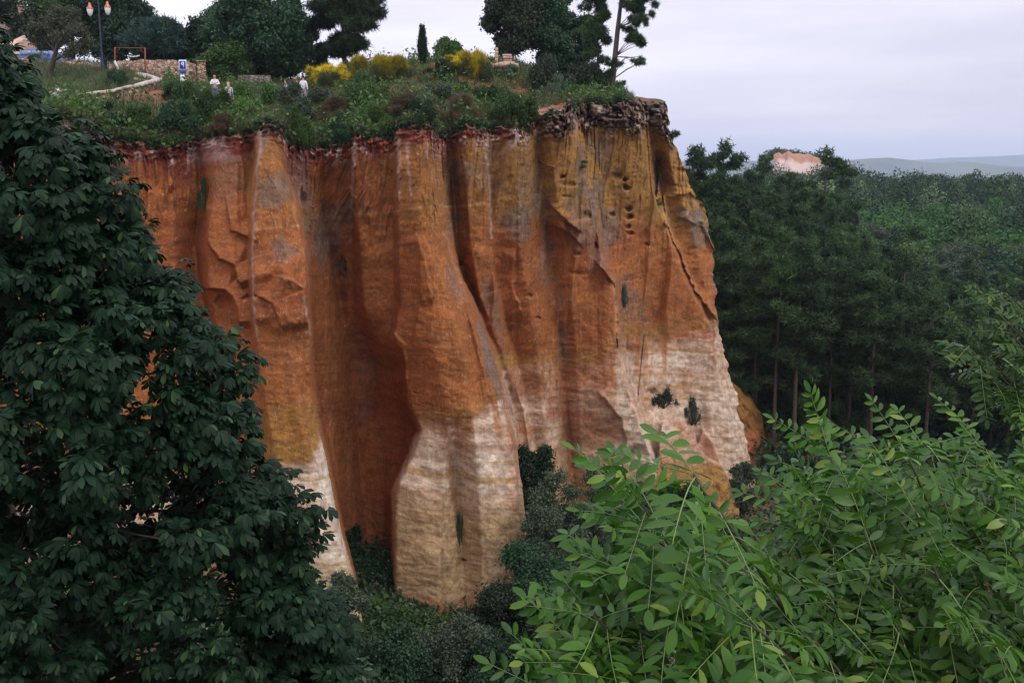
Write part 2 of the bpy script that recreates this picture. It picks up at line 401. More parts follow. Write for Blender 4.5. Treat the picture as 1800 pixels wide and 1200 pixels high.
# ------------------------------------------------------------------ the cliff: feature lines (ridges and gullies)
# each line: [(py, px, D), ...], white-bed top (py), how white the bed is
FL = [
 ([(200,-60,41),(1100,-60,38)], 840, .7),
 ([(200,120,46),(1100,120,43)], 840, .7),
 ([(200,210,50),(1100,210,46)], 840, .7),
 ([(200,300,51),(400,310,51),(600,330,50),(1100,340,47)], 835, .7),
 ([(200,348,53),(300,356,53.2),(380,343,53.6),(450,350,53),(600,385,51),(1100,400,48.6)], 830, .6),
 ([(200,386,50.8),(290,377,50.2),(380,361,50),(440,365,49.8),(500,371,49.4),(600,402,48.6),(1100,425,46.4)], 825, .7),
 ([(200,420,49.6),(400,410,48.8),(600,430,47.6),(1100,450,45.8)], 823, .7),
 ([(200,444,50.2),(230,447,50),(300,438,49.8),(400,436,48.9),(500,439,48),(600,447,47.2),(700,458,46.4),(1100,478,45)], 822, .8),
 ([(200,456,47.6),(230,456,47.3),(300,452,46.8),(400,444,46.4),(500,445,45.9),(600,453,45.5),(700,468,45.2),(820,490,44.6),(1100,505,43.6)], 822, .9),
 ([(200,476,46.9),(400,498,45.3),(500,503,45.1),(600,510,44.9),(800,545,44.3),(1100,585,43.1)], 820, 1),
 ([(200,497,47.5),(240,497,47.3),(300,520,46.8),(380,538,46.3),(450,542,46),(550,545,45.8),(650,548,45.6),(720,560,45.5),(790,575,45.2),(850,585,44.9),(920,600,44.6),(1000,620,44.2),(1080,637,43.8),(1100,642,43.7)], 775, 1),
 ([(200,506,51),(240,506,51),(300,529,51.5),(400,548,54),(600,554,56),(700,566,57),(800,585,58),(900,604,59),(1000,628,60),(1100,650,60)], 2000, 0),
 ([(200,560,54),(300,565,56.5),(400,585,59),(600,615,61.5),(800,632,62.5),(1100,665,62.5)], 2000, 0),
 ([(200,612,54.8),(300,616,56.6),(500,622,59.5),(600,655,61.5),(700,672,62),(850,676,62),(1100,680,62)], 2000, 0),
 ([(200,622,53.6),(300,626,55),(500,640,57.6),(560,664,59),(620,688,60),(700,700,60.5),(740,715,60.6),(790,705,60.6),(850,684,60.6),(1100,686,60)], 2000, 0),
 ([(200,688,55),(300,690,55.8),(400,692,56.6),(500,694,57.4),(560,684,58),(620,707,58.4),(680,708,58.4),(740,732,58.4),(790,714,58.4),(840,688,58.4),(900,688,58),(1100,688,57.5)], 760, .5),
 ([(200,702,54),(300,699,54.4),(400,701,54.8),(500,703,55),(560,692,55.2),(620,714,55),(680,714,55),(740,741,54.2),(790,722,53.8),(840,697,53.4),(900,693,53),(1080,694,52.4),(1100,694,52.3)], 742, 1),
 ([(200,730,53.3),(400,738,53.5),(500,745,53.7),(600,768,53.1),(700,785,52.9),(740,785,53.2),(900,775,52),(1100,770,51)], 742, 1),
 ([(200,742,53.4),(400,752,53.5),(600,790,53.0),(700,800,52.9),(760,796,53.9),(850,806,54.0),(950,812,53.4),(1100,815,52)], 745, .8),
 ([(200,752,53.9),(400,764,53.9),(600,815,52.9),(700,830,52.8),(760,835,52.7),(900,845,52),(1100,850,51)], 736, 1),
 ([(200,763,54.9),(300,769,54.9),(340,775,54.9),(410,781,54.8),(500,815,54.3),(600,849,54),(670,876,53.8),(700,884,53.8),(760,903,53.5),(860,915,53),(920,922,52.7),(1100,940,52)], 700, 1),
 ([(200,772,57.5),(340,786,58.5),(450,808,58.5),(520,836,57.4),(600,866,57.6),(660,886,58.4),(700,893,62),(760,911,64),(860,923,65),(1100,950,65)], 660, .6),
 ([(200,792,59.6),(400,802,62),(460,816,63),(520,844,63),(600,872,64),(700,902,66),(1100,962,66)], 655, .7),
 ([(200,818,57.5),(260,818,58),(400,826,60),(500,846,61.5),(600,884,64),(700,918,65.8),(1100,977,66)], 652, .8),
 ([(200,848,58.8),(400,858,61),(600,898,65),(1100,992,66.5)], 650, .8),
 ([(200,862,60.6),(500,870,64),(600,908,66.2),(1100,1004,67)], 650, .7),
 ([(200,905,60.2),(400,915,62.5),(600,945,65.5),(800,965,66.5),(1100,1024,66.5)], 645, .9),
 ([(200,946,63.4),(300,952,64.6),(420,966,66.5),(600,985,68.4),(780,1000,69),(1100,1042,69)], 645, .45),
 ([(200,966,61.8),(300,975,63.4),(420,994,65.6),(600,1012,67.4),(780,1022,68),(1100,1060,68)], 642, .9),
 ([(200,992,62.6),(380,1014,65.2),(440,1032,66.3),(600,1048,67.2),(640,1054,67.4),(1100,1084,67.5)], 640, 1),
 ([(200,1010,63.7),(300,1021,65),(380,1040,66.5),(440,1056,67.2),(490,1076,67.6),(600,1085,67.6),(640,1092,67.6),(700,1108,67.2),(760,1130,66.8),(860,1170,66.3),(1100,1200,66)], 610, 1),
 ([(200,1021,66.4),(400,1058,69.4),(490,1089,71),(600,1098,72),(700,1121,72.6),(760,1143,72.2),(860,1181,71.4),(1100,1212,71)], 600, .8),
 ([(200,1045,67.6),(300,1060,69),(400,1088,70.4),(500,1118,71.8),(600,1138,72.8),(700,1155,73.2),(860,1205,73.5),(1100,1230,73)], 598, .8),
 ([(200,1085,67.6),(300,1103,69.3),(400,1133,71.6),(500,1165,72.9),(600,1190,74),(700,1205,74.3),(860,1245,73.5),(1100,1275,73)], 590, .9),
 ([(200,1120,69),(250,1128,69.8),(330,1141,71),(400,1172,72.4),(480,1204,73.3),(530,1231,73.8),(560,1248,74.1),(640,1260,74.3),(700,1272,74.3),(860,1306,73.5),(1100,1330,73)], 585, 1),
 ([(200,1140,72),(300,1157,74.6),(400,1186,75.6),(480,1217,75.8),(530,1240,75.4),(560,1252,75),(640,1265,74.8),(860,1310,74),(1100,1335,73.5)], 585, 1),
 ([(200,1160,71.2),(300,1184,73.2),(400,1220,74.8),(500,1243,75.4),(560,1258,75),(640,1271,74.8),(860,1318,74),(1100,1342,73.5)], 575, 1),
]
RE = [(170,1164),(180,1172),(200,1180),(215,1176),(228,1180),(240,1186),(270,1197),(300,1209),(330,1224),(360,1241),(400,1248),(440,1257),(480,1255),(520,1258),(560,1264),(600,1273),(640,1281),(700,1296),(760,1309),(800,1319),(860,1331),(1100,1358)]
RIM = [(-60,196),(60,205),(100,203),(150,222),(200,247),(300,258),(340,243),(400,236),(440,233),(455,222),(475,219),(492,224),(506,250),(560,256),(612,250),(625,236),(660,242),(690,240),(704,222),(755,216),(766,238),(808,228),(820,214),(850,228),(885,220),(930,224),(944,206),(990,200),(1000,186),(1040,180),(1080,182),(1100,176),(1130,174),(1165,182),(1200,196)]
RIMX = np.array([p[0] for p in RIM], float); RIMY = np.array([p[1] for p in RIM], float)
def rim(px): return np.interp(px, RIMX, RIMY) + 4.0 * vnoise(np.asarray(px) / 10.0, 0.3, 0.7, 5) + 3.2 * vnoise(np.asarray(px) / 4.0, 0.3, 0.7, 9)
NR, NC, YT, YB = 620, 880, 178.0, 1112.0
pyn = np.linspace(YT, YB, NR)
u = np.linspace(0, 1, NC)
re_x = np.interp(pyn, [p[0] for p in RE], [p[1] for p in RE]) + 3.5 * vnoise(pyn / 14.0, 1.1, 2.2, 3) + 1.6 * vnoise(pyn / 5.0, 1.1, 2.2, 4)
PXg = -60 + (re_x[:, None] + 60) * u[None, :] ** 0.92
RM = rim(PXg)
PYg = RM + (pyn[:, None] - YT) * (YB - RM) / (YB - YT)
lx = np.stack([np.interp(pyn, [p[0] for p in l[0]], [p[1] for p in l[0]]) for l in FL], 1)
ld = np.stack([np.interp(pyn, [p[0] for p in l[0]], [p[2] for p in l[0]]) for l in FL], 1)
# wandering of the lines, so that no rib is a straight edge
for k in range(lx.shape[1]):
    lx[:, k] += 2.2 * vnoise(pyn / 28.0, k // 2 * 3.1, 0.5, 21) + 1.0 * vnoise(pyn / 9.0, k // 2 * 3.1, 0.5, 22)
for k in range(1, lx.shape[1]): lx[:, k] = np.maximum(lx[:, k], lx[:, k - 1] + 2.0)
lw = np.array([l[1] for l in FL], float); ls = np.array([l[2] for l in FL], float)
Dg = np.zeros((NR, NC)); Wg = np.zeros((NR, NC)); Sg = np.zeros((NR, NC)); Kg = np.zeros((NR, NC))
for i in range(NR):
    px = PXg[i]; X = np.append(lx[i], max(lx[i, -1] + 4, re_x[i])); Dd = np.append(ld[i], ld[i, -1] + 1.4)
    Dg[i] = np.interp(px, X, Dd)
    Wg[i] = np.interp(px, X, np.append(lw, lw[-1])); Sg[i] = np.interp(px, X, np.append(ls, .9)); Kg[i] = np.interp(px, X, np.arange(len(X)))
def blur(A, n):
    k = np.array([1, 4, 6, 4, 1.0]) / 16
    for _ in range(n):
        P = np.pad(A, 2, mode='edge')
        A = sum(k[j] * P[j:j + A.shape[0], 2:-2] for j in range(5)); P = np.pad(A, 2, mode='edge')
        A = sum(k[j] * P[2:-2, j:j + A.shape[1]] for j in range(5))
    return A
Dsoft = blur(Dg, 6); Dg = 0.75 * blur(Dg, 1) + 0.25 * Dsoft
# world position for noise
W0 = at(PXg, PYg, Dg); X0, Y0, Z0 = W0[..., 0], W0[..., 1], W0[..., 2]
S0 = X0 * 0.75 + Y0 * 0.65                                        # distance along the cliff
flute = fbm(S0 * 0.9, 0, Z0 * 0.10, 4, 31)
bulge = fbm(S0 * 0.22, 0, Z0 * 0.16, 3, 41)
rough = fbm(S0 * 1.3, Y0 * .3, Z0 * 1.0, 5, 51)
below = PYg - Wg                                                   # px below top of the white bed
inW = sm(-10, 14, below + 17 * fbm(S0 * .7, 0, Z0 * 1.4, 5, 71, .65)) * np.clip(Sg * 1.6, 0, 1)
tilt = Z0 + 0.10 * S0 + 0.35 * fbm(S0 * .12, 0, Z0 * .2, 2, 75)
ledge = fbm(S0 * 0.06, 0, tilt * 2.2, 4, 81, .65)
fine_fl = np.abs(fbm(S0 * 2.2 + .5 * fbm(S0 * .6, 0, Z0 * .5, 3, 93), 0, Z0 * 0.16, 3, 91)); rill = np.abs(fbm(S0 * 5.0 + .5 * fbm(S0, 0, Z0 * .6, 3, 94), 0, Z0 * .22, 2, 92)); rzone = sm(260, 20, PYg - RM)
Dg = Dg - 0.45 * bulge - 0.38 * flute * (1 - .3 * inW) - 0.13 * rough - 0.03 * ledge * (0.3 + inW) - .26 * sm(.16, 0, fine_fl) * (.25 + rzone) * (1 - .8 * inW) * sm(-.35, .25, fbm(S0 * .35, 0, Z0 * .12, 2, 95)) - .09 * sm(.12, 0, rill) * (.2 + rzone) * (1 - .7 * inW) * (1 - sm(940, 960, PXg) * sm(70, 45, PYg - RM)) - .05 * fbm(S0 * 4, Y0 * 2, Z0 * 4, 4, 96)
# narrow upright flutes of the right-hand wall
fl2 = np.abs(vnoise(S0 * .62 + .12 * fbm(S0 * .5, 0, Z0 * .3, 3, 97) + .03 * Z0, 0, Z0 * .04, 98))
Dg = Dg + 1.0 * (np.minimum(fl2, .55) - .25) * sm(800, 830, PXg) * sm(1262, 1240, PXg) * (.5 + .5 * sm(.3, -.3, fbm(S0 * .3, 0, Z0 * .1, 2, 99)))
# flaking scarps
def scarp(poly, h, fade, width=2.5, side=1):
    """the rock stands h metres nearer on one side of a broken edge and runs out over fade px"""
    global Dg
    poly = np.array(poly, float)
    best = np.full(PXg.shape, 1e9); sg = np.zeros(PXg.shape); over = np.zeros(PXg.shape)
    wob = 3.0 * fbm(PXg / 14, 0, PYg / 14, 3, 101)
    for a, b in zip(poly[:-1], poly[1:]):
        d = b - a; L = (d ** 2).sum()
        tu = ((PXg - a[0]) * d[0] + (PYg - a[1]) * d[1]) / L; t = np.clip(tu, 0, 1); ov = np.abs(tu - t) * math.sqrt(L)
        qx, qy = a[0] + t * d[0], a[1] + t * d[1]
        dist = np.hypot(PXg - qx, PYg - qy); m = dist < best
        best = np.where(m, dist, best); over = np.where(m, ov, over); sg = np.where(m, np.sign((PXg - a[0]) * d[1] - (PYg - a[1]) * d[0]), sg)
    s = best * sg * side + wob
    Dg = Dg - h * sm(-width, width, s) * np.exp(-np.clip(s, 0, None) / fade) * sm(3 * fade, 1.5 * fade, best) * sm(20, 3, over)
scarp([(362,375),(366,430),(385,456),(410,466),(419,492)], .9, 45)
scarp([(368,508),(395,510),(412,528),(418,562)], 1.1, 40, side=1)
scarp([(398,360),(405,405),(440,420)], .5, 30, side=1)
scarp([(457,522),(478,532),(492,568)], .5, 40, side=1)
scarp([(496,486),(515,490),(534,506),(545,560)], .8, 40, side=-1)
scarp([(738,425),(752,470),(760,520)], .5, 40, side=-1)
scarp([(828,440),(808,468),(798,480)], .7, 30, side=1)
scarp([(690,580),(712,606),(716,664)], .4, 40, side=-1)
scarp([(972,366),(990,385),(1012,402)], 1.0, 16, side=1)
scarp([(985,402),(1000,408),(1014,424)], .8, 16, side=1)
scarp([(905,455),(900,500),(915,540)], .4, 40, side=-1)
scarp([(1055,470),(1078,498),(1084,540),(1086,600)], .9, 24, width=2, side=1)
scarp([(1166,350),(1170,392),(1205,470),(1222,512),(1252,552)], 1.1, 22, width=2, side=1)
scarp([(1060,700),(1090,735),(1100,780)], .7, 40, side=1)
scarp([(1235,360),(1212,340),(1190,345)], .5, 20, side=-1)
scarp([(1250,430),(1235,400),(1200,385)], .5, 24, side=-1)
scarp([(735,430),(738,520),(725,600)], .35, 30, side=1)
# pockets and small caves
def pocket(x, y, rx, ry, d):
    global Dg
    rr = ((PXg - x - 2.2 * vnoise(PXg / 9, 0, PYg / 9, 7)) / rx) ** 2 + ((PYg - y - 2 * vnoise(PXg / 9, 3, PYg / 9, 9)) / ry / .85) ** 2
    Dg = Dg + .75 * d * np.exp(-rr ** 1.6) * sm(1.6, -.6, (PYg - y) / ry * .5)
for p in [(990,312,5,3.5,1.0),(1003,325,12,5,.8),(994,345,7,3,.6),(1033,380,7,8,.9),(1100,316,3,4,1.6),(1102,330,6,5,1.5),(1105,368,6,5,1.3),(1106,382,7,5,1.2),
          (1104,398,4,4,1.2),(1108,410,6,5,1.0),(1076,378,4,5,.8),(1048,432,3,5,1.1),(1014,447,5,4,.9),(1085,310,8,5,.6),(1205,300,14,6,1.0),(1180,325,9,4,.6),
          (392,530,14,14,.9),(600,520,8,18,.5),(812,465,7,10,.9),(945,560,5,3,.6),(1138,430,5,4,.6),(1230,395,6,6,.6),(1145,690,9,7,.8),(930,520,4,4,.5),(730,690,3,3,.5),
          (1012,480,10,6,.5),(880,705,6,6,.5),(815,985,6,3,.5),(1155,340,3,6,.7),(1190,455,3,9,.9)]:
    pocket(*p)
# front spur at the foot of the right-hand wall
sx_ = [1150,1163,1172,1190,1205,1218,1228,1250,1268,1292,1300]; sy_ = [870,744,742,764,752,748,790,806,818,862,880]
ytop = np.interp(PXg, sx_, sy_, left=2000, right=2000) + 3 * fbm(PXg / 10, 0, 0.2, 3, 111)
inn = sm(-2, 4, PYg - ytop)
Dg = Dg * (1 - inn) + inn * (70.4 - 0.012 * (PYg - 745) + 0.02 * (PXg - 1215) - .4 * flute - .25 * rough)
sy2 = np.interp(PXg, [1205,1222,1235,1252,1262,1275], [860,790,752,772,800,860], left=2000, right=2000)
inn2 = sm(-2, 5, PYg - sy2) * (1 - inn); Dg = Dg - 1.4 * inn2
# crusty cap and ragged rim
capm = sm(944, 962, PXg) * sm(54, 30, PYg - RM + 16 * fbm(PXg / 22, 0, 0, 3, 121) - 14 * sm(1000, 1150, PXg))
lump = fbm(S0 * 1.5, Y0, Z0 * 1.8, 4, 131); lump2 = np.abs(fbm(S0 * 3.2, Y0, Z0 * 3.2, 3, 141))
blk = np.abs(fbm(S0 * 1.1, Y0 * .6, Z0 * 1.9, 3, 143))
Dg = Dg - capm * (0.7 * lump + 0.85 - 0.9 * lump2 - .9 * sm(.14, 0, blk))
topb = sm(40, 6, PYg - RM) * (1 - capm)
Dg = Dg + topb * (1.1 * np.abs(lump) + .9 * lump2 - .5)
Pc = at(PXg, PYg, Dg)

# ---- colours of the beds (albedo)
C = lambda *a: np.array(a, float)
RED, ORA, ORB, YEL, WHI, PNK, TAN, GRY, LIC, BRN = C(.31,.085,.055), C(.45,.168,.050), C(.39,.128,.048), C(.47,.280,.085), C(.80,.64,.48), C(.60,.36,.24), C(.50,.35,.18), C(.24,.20,.165), C(.13,.105,.085), C(.27,.125,.06)
def mixc(c, d, f): f = np.clip(f, 0, 1)[..., None]; return c * (1 - f) + d * f
n1 = fbm(S0 * .25, 0, Z0 * .35, 4, 201); n2 = fbm(S0 * 1.1, 0, Z0 * .25, 4, 211); n3 = fbm(S0 * 2.5, Y0, Z0 * 2.5, 4, 221); n4 = fbm(S0 * .5, 3, Z0 * .5, 5, 231)
strat = fbm(S0 * .05, 0, tilt * 1.6, 4, 241, .7)
col = np.broadcast_to(ORA, PXg.shape + (3,)).copy()
col = mixc(col, ORB, .5 + .9 * n1 + .3 * strat)
dr = PYg - RM
# yellow beds under the rim, thick to the right, thin bands elsewhere
yb = np.interp(PXg, [0, 420, 440, 540, 560, 690, 700, 780, 840, 950, 1060, 1130, 1200, 1260], [260, 300, 395, 410, 300, 330, 400, 420, 380, 380, 392, 410, 430, 440])
col = mixc(col, YEL * np.array([.92, .86, .8]), (.85 * sm(30, -40, PYg - yb + 40 * n4) * np.interp(PXg, [300, 440, 560, 800, 900], [.25, .55, .25, .55, 1.0])))
# thin bright seam
seam = np.interp(PXg, [0, 440, 450, 540, 545, 620, 700, 760, 800, 860, 900], [430, 405, 404, 393, 380, 378, 370, 362, 362, 356, 356]) + 2 * fbm(S0, 0, 0, 3, 251)
col = mixc(col, C(.70, .45, .17), .75 * (.7 + n4) * np.exp(-((PYg - seam) / 2.6) ** 2) * sm(.45, -.1, n2) * sm(900, 860, PXg) * sm(425, 450, PXg))
# red soil and iron under the turf
redh = np.interp(PXg, [0, 420, 450, 500, 520, 690, 700, 780, 850, 950, 1200], [75, 70, 30, 34, 95, 60, 45, 60, 34, 26, 24])
col = mixc(col, RED * (1 + .25 * n3[..., None]), sm(1.0, .45, dr / redh + .6 * n2 + .3 * n4))
# yellow just above the white bed
col = mixc(col, YEL, .85 * np.exp(-((below + 14 + 10 * n2) / 16.0) ** 2) * sm(.1, .6, Sg) * (.6 + .6 * n4))
p1m = sm(455, 475, PXg) * sm(568, 552, PXg); col = mixc(col, YEL * np.array([.85, .82, .6]), .8 * p1m * sm(690, 740, PYg) * (1 - inW) * (.7 + n4))
# white bed with pink and yellow laminae
wcol = mixc(np.broadcast_to(WHI, col.shape).copy(), PNK, .36 + .75 * strat + .6 * n2 + .8 * n4)
wcol = mixc(wcol, YEL * 1.15, sm(.18, .5, fbm(S0 * .09, 1, tilt * 2.4, 4, 261, .6)) * .7)
pinkzone = sm(884, 900, PXg) * sm(1092, 1080, PXg)
wcol = mixc(wcol, ORB * 1.15, (.42 + .5 * n4) * pinkzone + .55 * sm(1090, 1110, PXg) * sm(30, 0, below) * (PXg < 1256))
low = np.interp(PXg, [0, 640, 660, 930, 960, 1100, 1140, 1340], [950, 940, 860, 870, 760, 790, 800, 820])
wcol = mixc(wcol, TAN * (1 + .2 * strat[..., None]), .9 * sm(-30, 60, PYg - low + 40 * n4))
wcol = mixc(wcol, ORB * 1.2, .7 * sm(1040, 1090, PYg + 30 * n4) * sm(690, 700, PXg))
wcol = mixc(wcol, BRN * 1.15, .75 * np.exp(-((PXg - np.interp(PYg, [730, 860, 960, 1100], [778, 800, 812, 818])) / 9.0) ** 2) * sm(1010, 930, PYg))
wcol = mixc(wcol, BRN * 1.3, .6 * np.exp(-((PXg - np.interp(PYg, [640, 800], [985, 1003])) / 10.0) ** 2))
wash = sm(.02, .40, fbm(S0 * 2.2, 0, Z0 * .14, 4, 77)) * sm(110, 0, below); wcol = mixc(wcol, ORA * 1.1, .75 * wash)
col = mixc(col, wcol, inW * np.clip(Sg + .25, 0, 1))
foot = np.interp(PYg, [600, 640, 700, 760, 860], [1074, 1078, 1090, 1108, 1142]); foot2 = np.interp(PYg, [600, 640, 700, 760, 860], [1087, 1094, 1112, 1134, 1174])
col = mixc(col, WHI * 1.02, .75 * sm(-4, 4, PXg - foot) * sm(3, -3, PXg - foot2) * sm(625, 660, PYg + 20 * n4) * (.8 + .8 * strat))
# front spur: white crest going over to yellow
col = mixc(col, mixc(mixc(np.broadcast_to(WHI * .85, col.shape).copy(), PNK, sm(750, 775, PYg + 25 * n4)), YEL * np.array([.9, .82, .8]), sm(785, 825, PYg + 25 * n4 + .12 * (PXg - 1215))), np.maximum(inn, inn2))
# grey lichen curtains
def patch(x, y, rx, ry, s=1.0, sk=0.0):
    global col
    d = ((PXg - x - sk * (PYg - y)) / rx / 1.15) ** 2 + ((PYg - y) / ry / 1.1) ** 2
    col = mixc(col, GRY * (1 + .3 * n3[..., None]), .85 * s * sm(1.35, .25, d + 2.2 * n4 + 1.6 * n2 + .6 * n3))
for a in [(485,360,24,40,.75),(497,430,18,42,.8),(575,400,42,95,.6,.25),(600,470,26,70,.55,.2),(612,300,14,60,.35),(800,330,24,60,.6),(700,280,22,30,.25),(858,620,10,60,.9,.35),(915,400,26,28,.8,.4),(960,450,12,90,.5,.1),
          (1050,330,24,100,.75,.28),(1040,420,22,60,.5,.3),(1195,360,26,36,.9,.5),(1165,330,6,36,.7,.3),(1232,415,14,28,.7,.3),(1110,520,16,60,.5,.2),(935,330,22,60,.4),(860,290,26,60,.4),(985,560,9,120,.55,.1),
          (1215,380,24,24,.6),(1250,500,8,90,.5,.03),(800,500,10,30,.5,.4),(870,560,10,90,.45,.2),(640,600,18,110,.3),(1100,600,14,60,.35,.1),(850,985,30,24,.5),(400,330,20,30,.3),(1070,280,16,40,.45,.2)]:
    patch(*a)
# white calcite runs and crumbs under the rim
streak = fbm(S0 * 3.4 + .35 * fbm(S0, 0, Z0 * .5, 3, 3), 0, Z0 * .18, 3, 271)
sl = np.interp(PXg, [0, 400, 440, 500, 560, 690, 720, 850, 900, 1000, 1200], [50, 60, 60, 40, 40, 80, 90, 70, 50, 60, 70])
col = mixc(col, C(.66, .50, .44), 1.2 * sm(.20, .36, streak) * sm(1.0, .2, dr / sl + .25 * n2) * sm(2, 12, dr))
col = mixc(col, C(.80, .66, .60), 1.0 * sm(.16, .30, fbm(S0 * 3.8, Y0, Z0 * 2.6, 3, 281)) * sm(46, 14, dr) * sm(3, 9, dr) * sm(-.15, .2, n4))
for pts in [[(457,228),(458,262),(452,300),(446,380),(444,480),(447,560),(455,600)], [(700,240),(702,280),(699,330),(702,352)], [(716,250),(718,300),(722,345)], [(852,236),(858,300),(864,420)],[(534,520),(540,560),(548,590)],[(625,250),(618,330),(616,430)]]:
    pp = np.array(pts, float); xx = np.interp(PYg, pp[:, 1], pp[:, 0]) + 1.5 * vnoise(PYg / 8, 0, 0, 8)
    col = mixc(col, C(.60, .42, .33), .75 * np.exp(-((PXg - xx) / (2.2 + 2.5 * sm(90, 0, dr))) ** 2) * ((PYg > pp[0, 1]) & (PYg < pp[-1, 1])) * (.85 + .8 * n3 + .5 * sm(90, 0, dr)))
# lit edge of the broken crests, the highlight painted into the colour
for pts in [[(1076,490),(1084,540),(1086,600),(1092,640),(1106,690),(1122,740)], [(1168,360),(1172,392),(1205,470),(1222,512),(1252,552)], [(782,410),(800,460),(812,500)]]:
    pp = np.array(pts, float); xx = np.interp(PYg, pp[:, 1], pp[:, 0])
    col = mixc(col, C(.66, .34, .17), .5 * np.exp(-((PXg - xx + 1) / 4.0) ** 2) * ((PYg > pp[0, 1]) & (PYg < pp[-1, 1])))
# lichen-dark crust on the cap
cap_c = mixc(np.broadcast_to(LIC, col.shape).copy(), C(.52, .42, .35), sm(.02, .28, fbm(S0 * 3, Y0, Z0 * 3, 4, 291)))
cap_c = mixc(cap_c, RED, .6 * sm(1060, 1000, PXg) * sm(.0, .3, n3))
col = mixc(col, cap_c, .92 * capm)
col = mixc(col, LIC * 1.2, .7 * sm(12, 2, dr + 5 * n3))
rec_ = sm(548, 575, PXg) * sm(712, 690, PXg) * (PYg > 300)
col = col * (1 + rec_[..., None] * np.array([.22, .36, .50]))  # rock colour raised inside the recess to lighten its shade
col = mixc(col, BRN, .35 * sm(.15, -.35, n3)) * (1 + .16 * n3[..., None] + .12 * n2[..., None])
col = np.clip(col, .01, .9)

# cliff material
def rockmat(name):
    m, t, b = mat_base(name)
    L = t.links.new; N = t.nodes.new
    at_ = N('ShaderNodeAttribute'); at_.attribute_name = 'Col'
    tc = N('ShaderNodeTexCoord')
    def noise(sc, scale, det=6, ro=.6):
        mp = N('ShaderNodeMapping'); mp.inputs['Scale'].default_value = sc; L(tc.outputs['Object'], mp.inputs['Vector'])
        n = N('ShaderNodeTexNoise'); n.inputs['Scale'].default_value = scale; n.inputs['Detail'].default_value = det; n.inputs['Roughness'].default_value = ro
        L(mp.outputs[0], n.inputs['Vector']); return n
    a = noise((1, 1, .22), 3.5); g = noise((1, 1, 1), 4.2, 8, .82); s = noise((.25, .25, 1), 3.0, 8, .7)
    def mul(x, lo, hi):
        r = N('ShaderNodeMapRange'); r.inputs['From Min'].default_value = .3; r.inputs['From Max'].default_value = .7
        r.inputs['To Min'].default_value = lo; r.inputs['To Max'].default_value = hi; L(x.outputs['Fac'], r.inputs['Value']); return r
    k1, k2, k3 = mul(a, .82, 1.14), mul(g, .66, 1.30), mul(s, .93, 1.07)
    m1 = N('ShaderNodeMath'); m1.operation = 'MULTIPLY'; L(k1.outputs[0], m1.inputs[0]); L(k2.outputs[0], m1.inputs[1])
    m2 = N('ShaderNodeMath'); m2.operation = 'MULTIPLY'; L(m1.outputs[0], m2.inputs[0]); L(k3.outputs[0], m2.inputs[1])
    v = N('ShaderNodeVectorMath'); v.operation = 'SCALE'; L(at_.outputs['Color'], v.inputs[0]); L(m2.outputs[0], v.inputs['Scale'])
    sp1 = noise((1, 1, .6), 8.0, 3, .8); sp2 = noise((1, 1, .5), 6.0, 4, .8)
    def spk(prev, n, lo, hi, c, f):
        r = N('ShaderNodeMapRange'); r.inputs['From Min'].default_value = lo; r.inputs['From Max'].default_value = hi; r.inputs['To Max'].default_value = f; L(n.outputs['Fac'], r.inputs['Value'])
        m_ = N('ShaderNodeMix'); m_.data_type = 'RGBA'; L(r.outputs[0], m_.inputs[0]); L(prev, m_.inputs[6]); m_.inputs[7].default_value = c + (1,); return m_.outputs[2]
    k_ = spk(v.outputs[0], sp1, .58, .68, (.72, .50, .34), .55); k_ = spk(k_, sp2, .40, .30, (.07, .035, .02), .6)
    L(k_, b.inputs['Base Color'])
    b.inputs['Roughness'].default_value = .95; b.inputs['Specular IOR Level'].default_value = .12
    hs = N('ShaderNodeMath'); hs.operation = 'MULTIPLY'; L(a.outputs['Fac'], hs.inputs[0]); hs.inputs[1].default_value = .45
    h2 = N('ShaderNodeMath'); h2.operation = 'ADD'; L(hs.outputs[0], h2.inputs[0]); L(g.outputs['Fac'], h2.inputs[1])
    bp = N('ShaderNodeBump'); bp.inputs['Strength'].default_value = .8; bp.inputs['Distance'].default_value = .16
    L(h2.outputs[0], bp.inputs['Height']); L(bp.outputs[0], b.inputs['Normal'])
    return m
M['rock'] = rockmat('ochre_rock')
# wrap the right edge round to the back
NW = 26
wrapP = []; wrapC = []
for j in range(1, NW + 1):
    f = j / NW
    e = Pc[:, -1, :].copy(); e[:, 1] += 0.5 * j + 14 * f * f * f
    e[:, 0] = Pc[:, -1, 0] * (e[:, 1] / Pc[:, -1, 1]) - (0.02 * j + 2.0 * f * f) + .3 * (fbm(Z0[:, -1] * .6, j * .3, 0, 3, 301)) * min(1, j / 4) - .3 * min(1, j / 4)
    wrapP.append(e); wrapC.append(col[:, -1, :])
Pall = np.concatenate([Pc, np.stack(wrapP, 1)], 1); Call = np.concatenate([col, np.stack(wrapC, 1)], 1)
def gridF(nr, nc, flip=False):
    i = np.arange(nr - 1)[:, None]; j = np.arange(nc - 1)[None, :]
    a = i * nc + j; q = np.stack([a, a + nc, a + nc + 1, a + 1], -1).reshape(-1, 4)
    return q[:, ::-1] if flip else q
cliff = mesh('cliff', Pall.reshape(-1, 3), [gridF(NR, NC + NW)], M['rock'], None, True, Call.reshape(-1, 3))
tag(cliff, 'tall fluted ochre cliff with red rim and white lower beds', 'cliff', kind='structure')

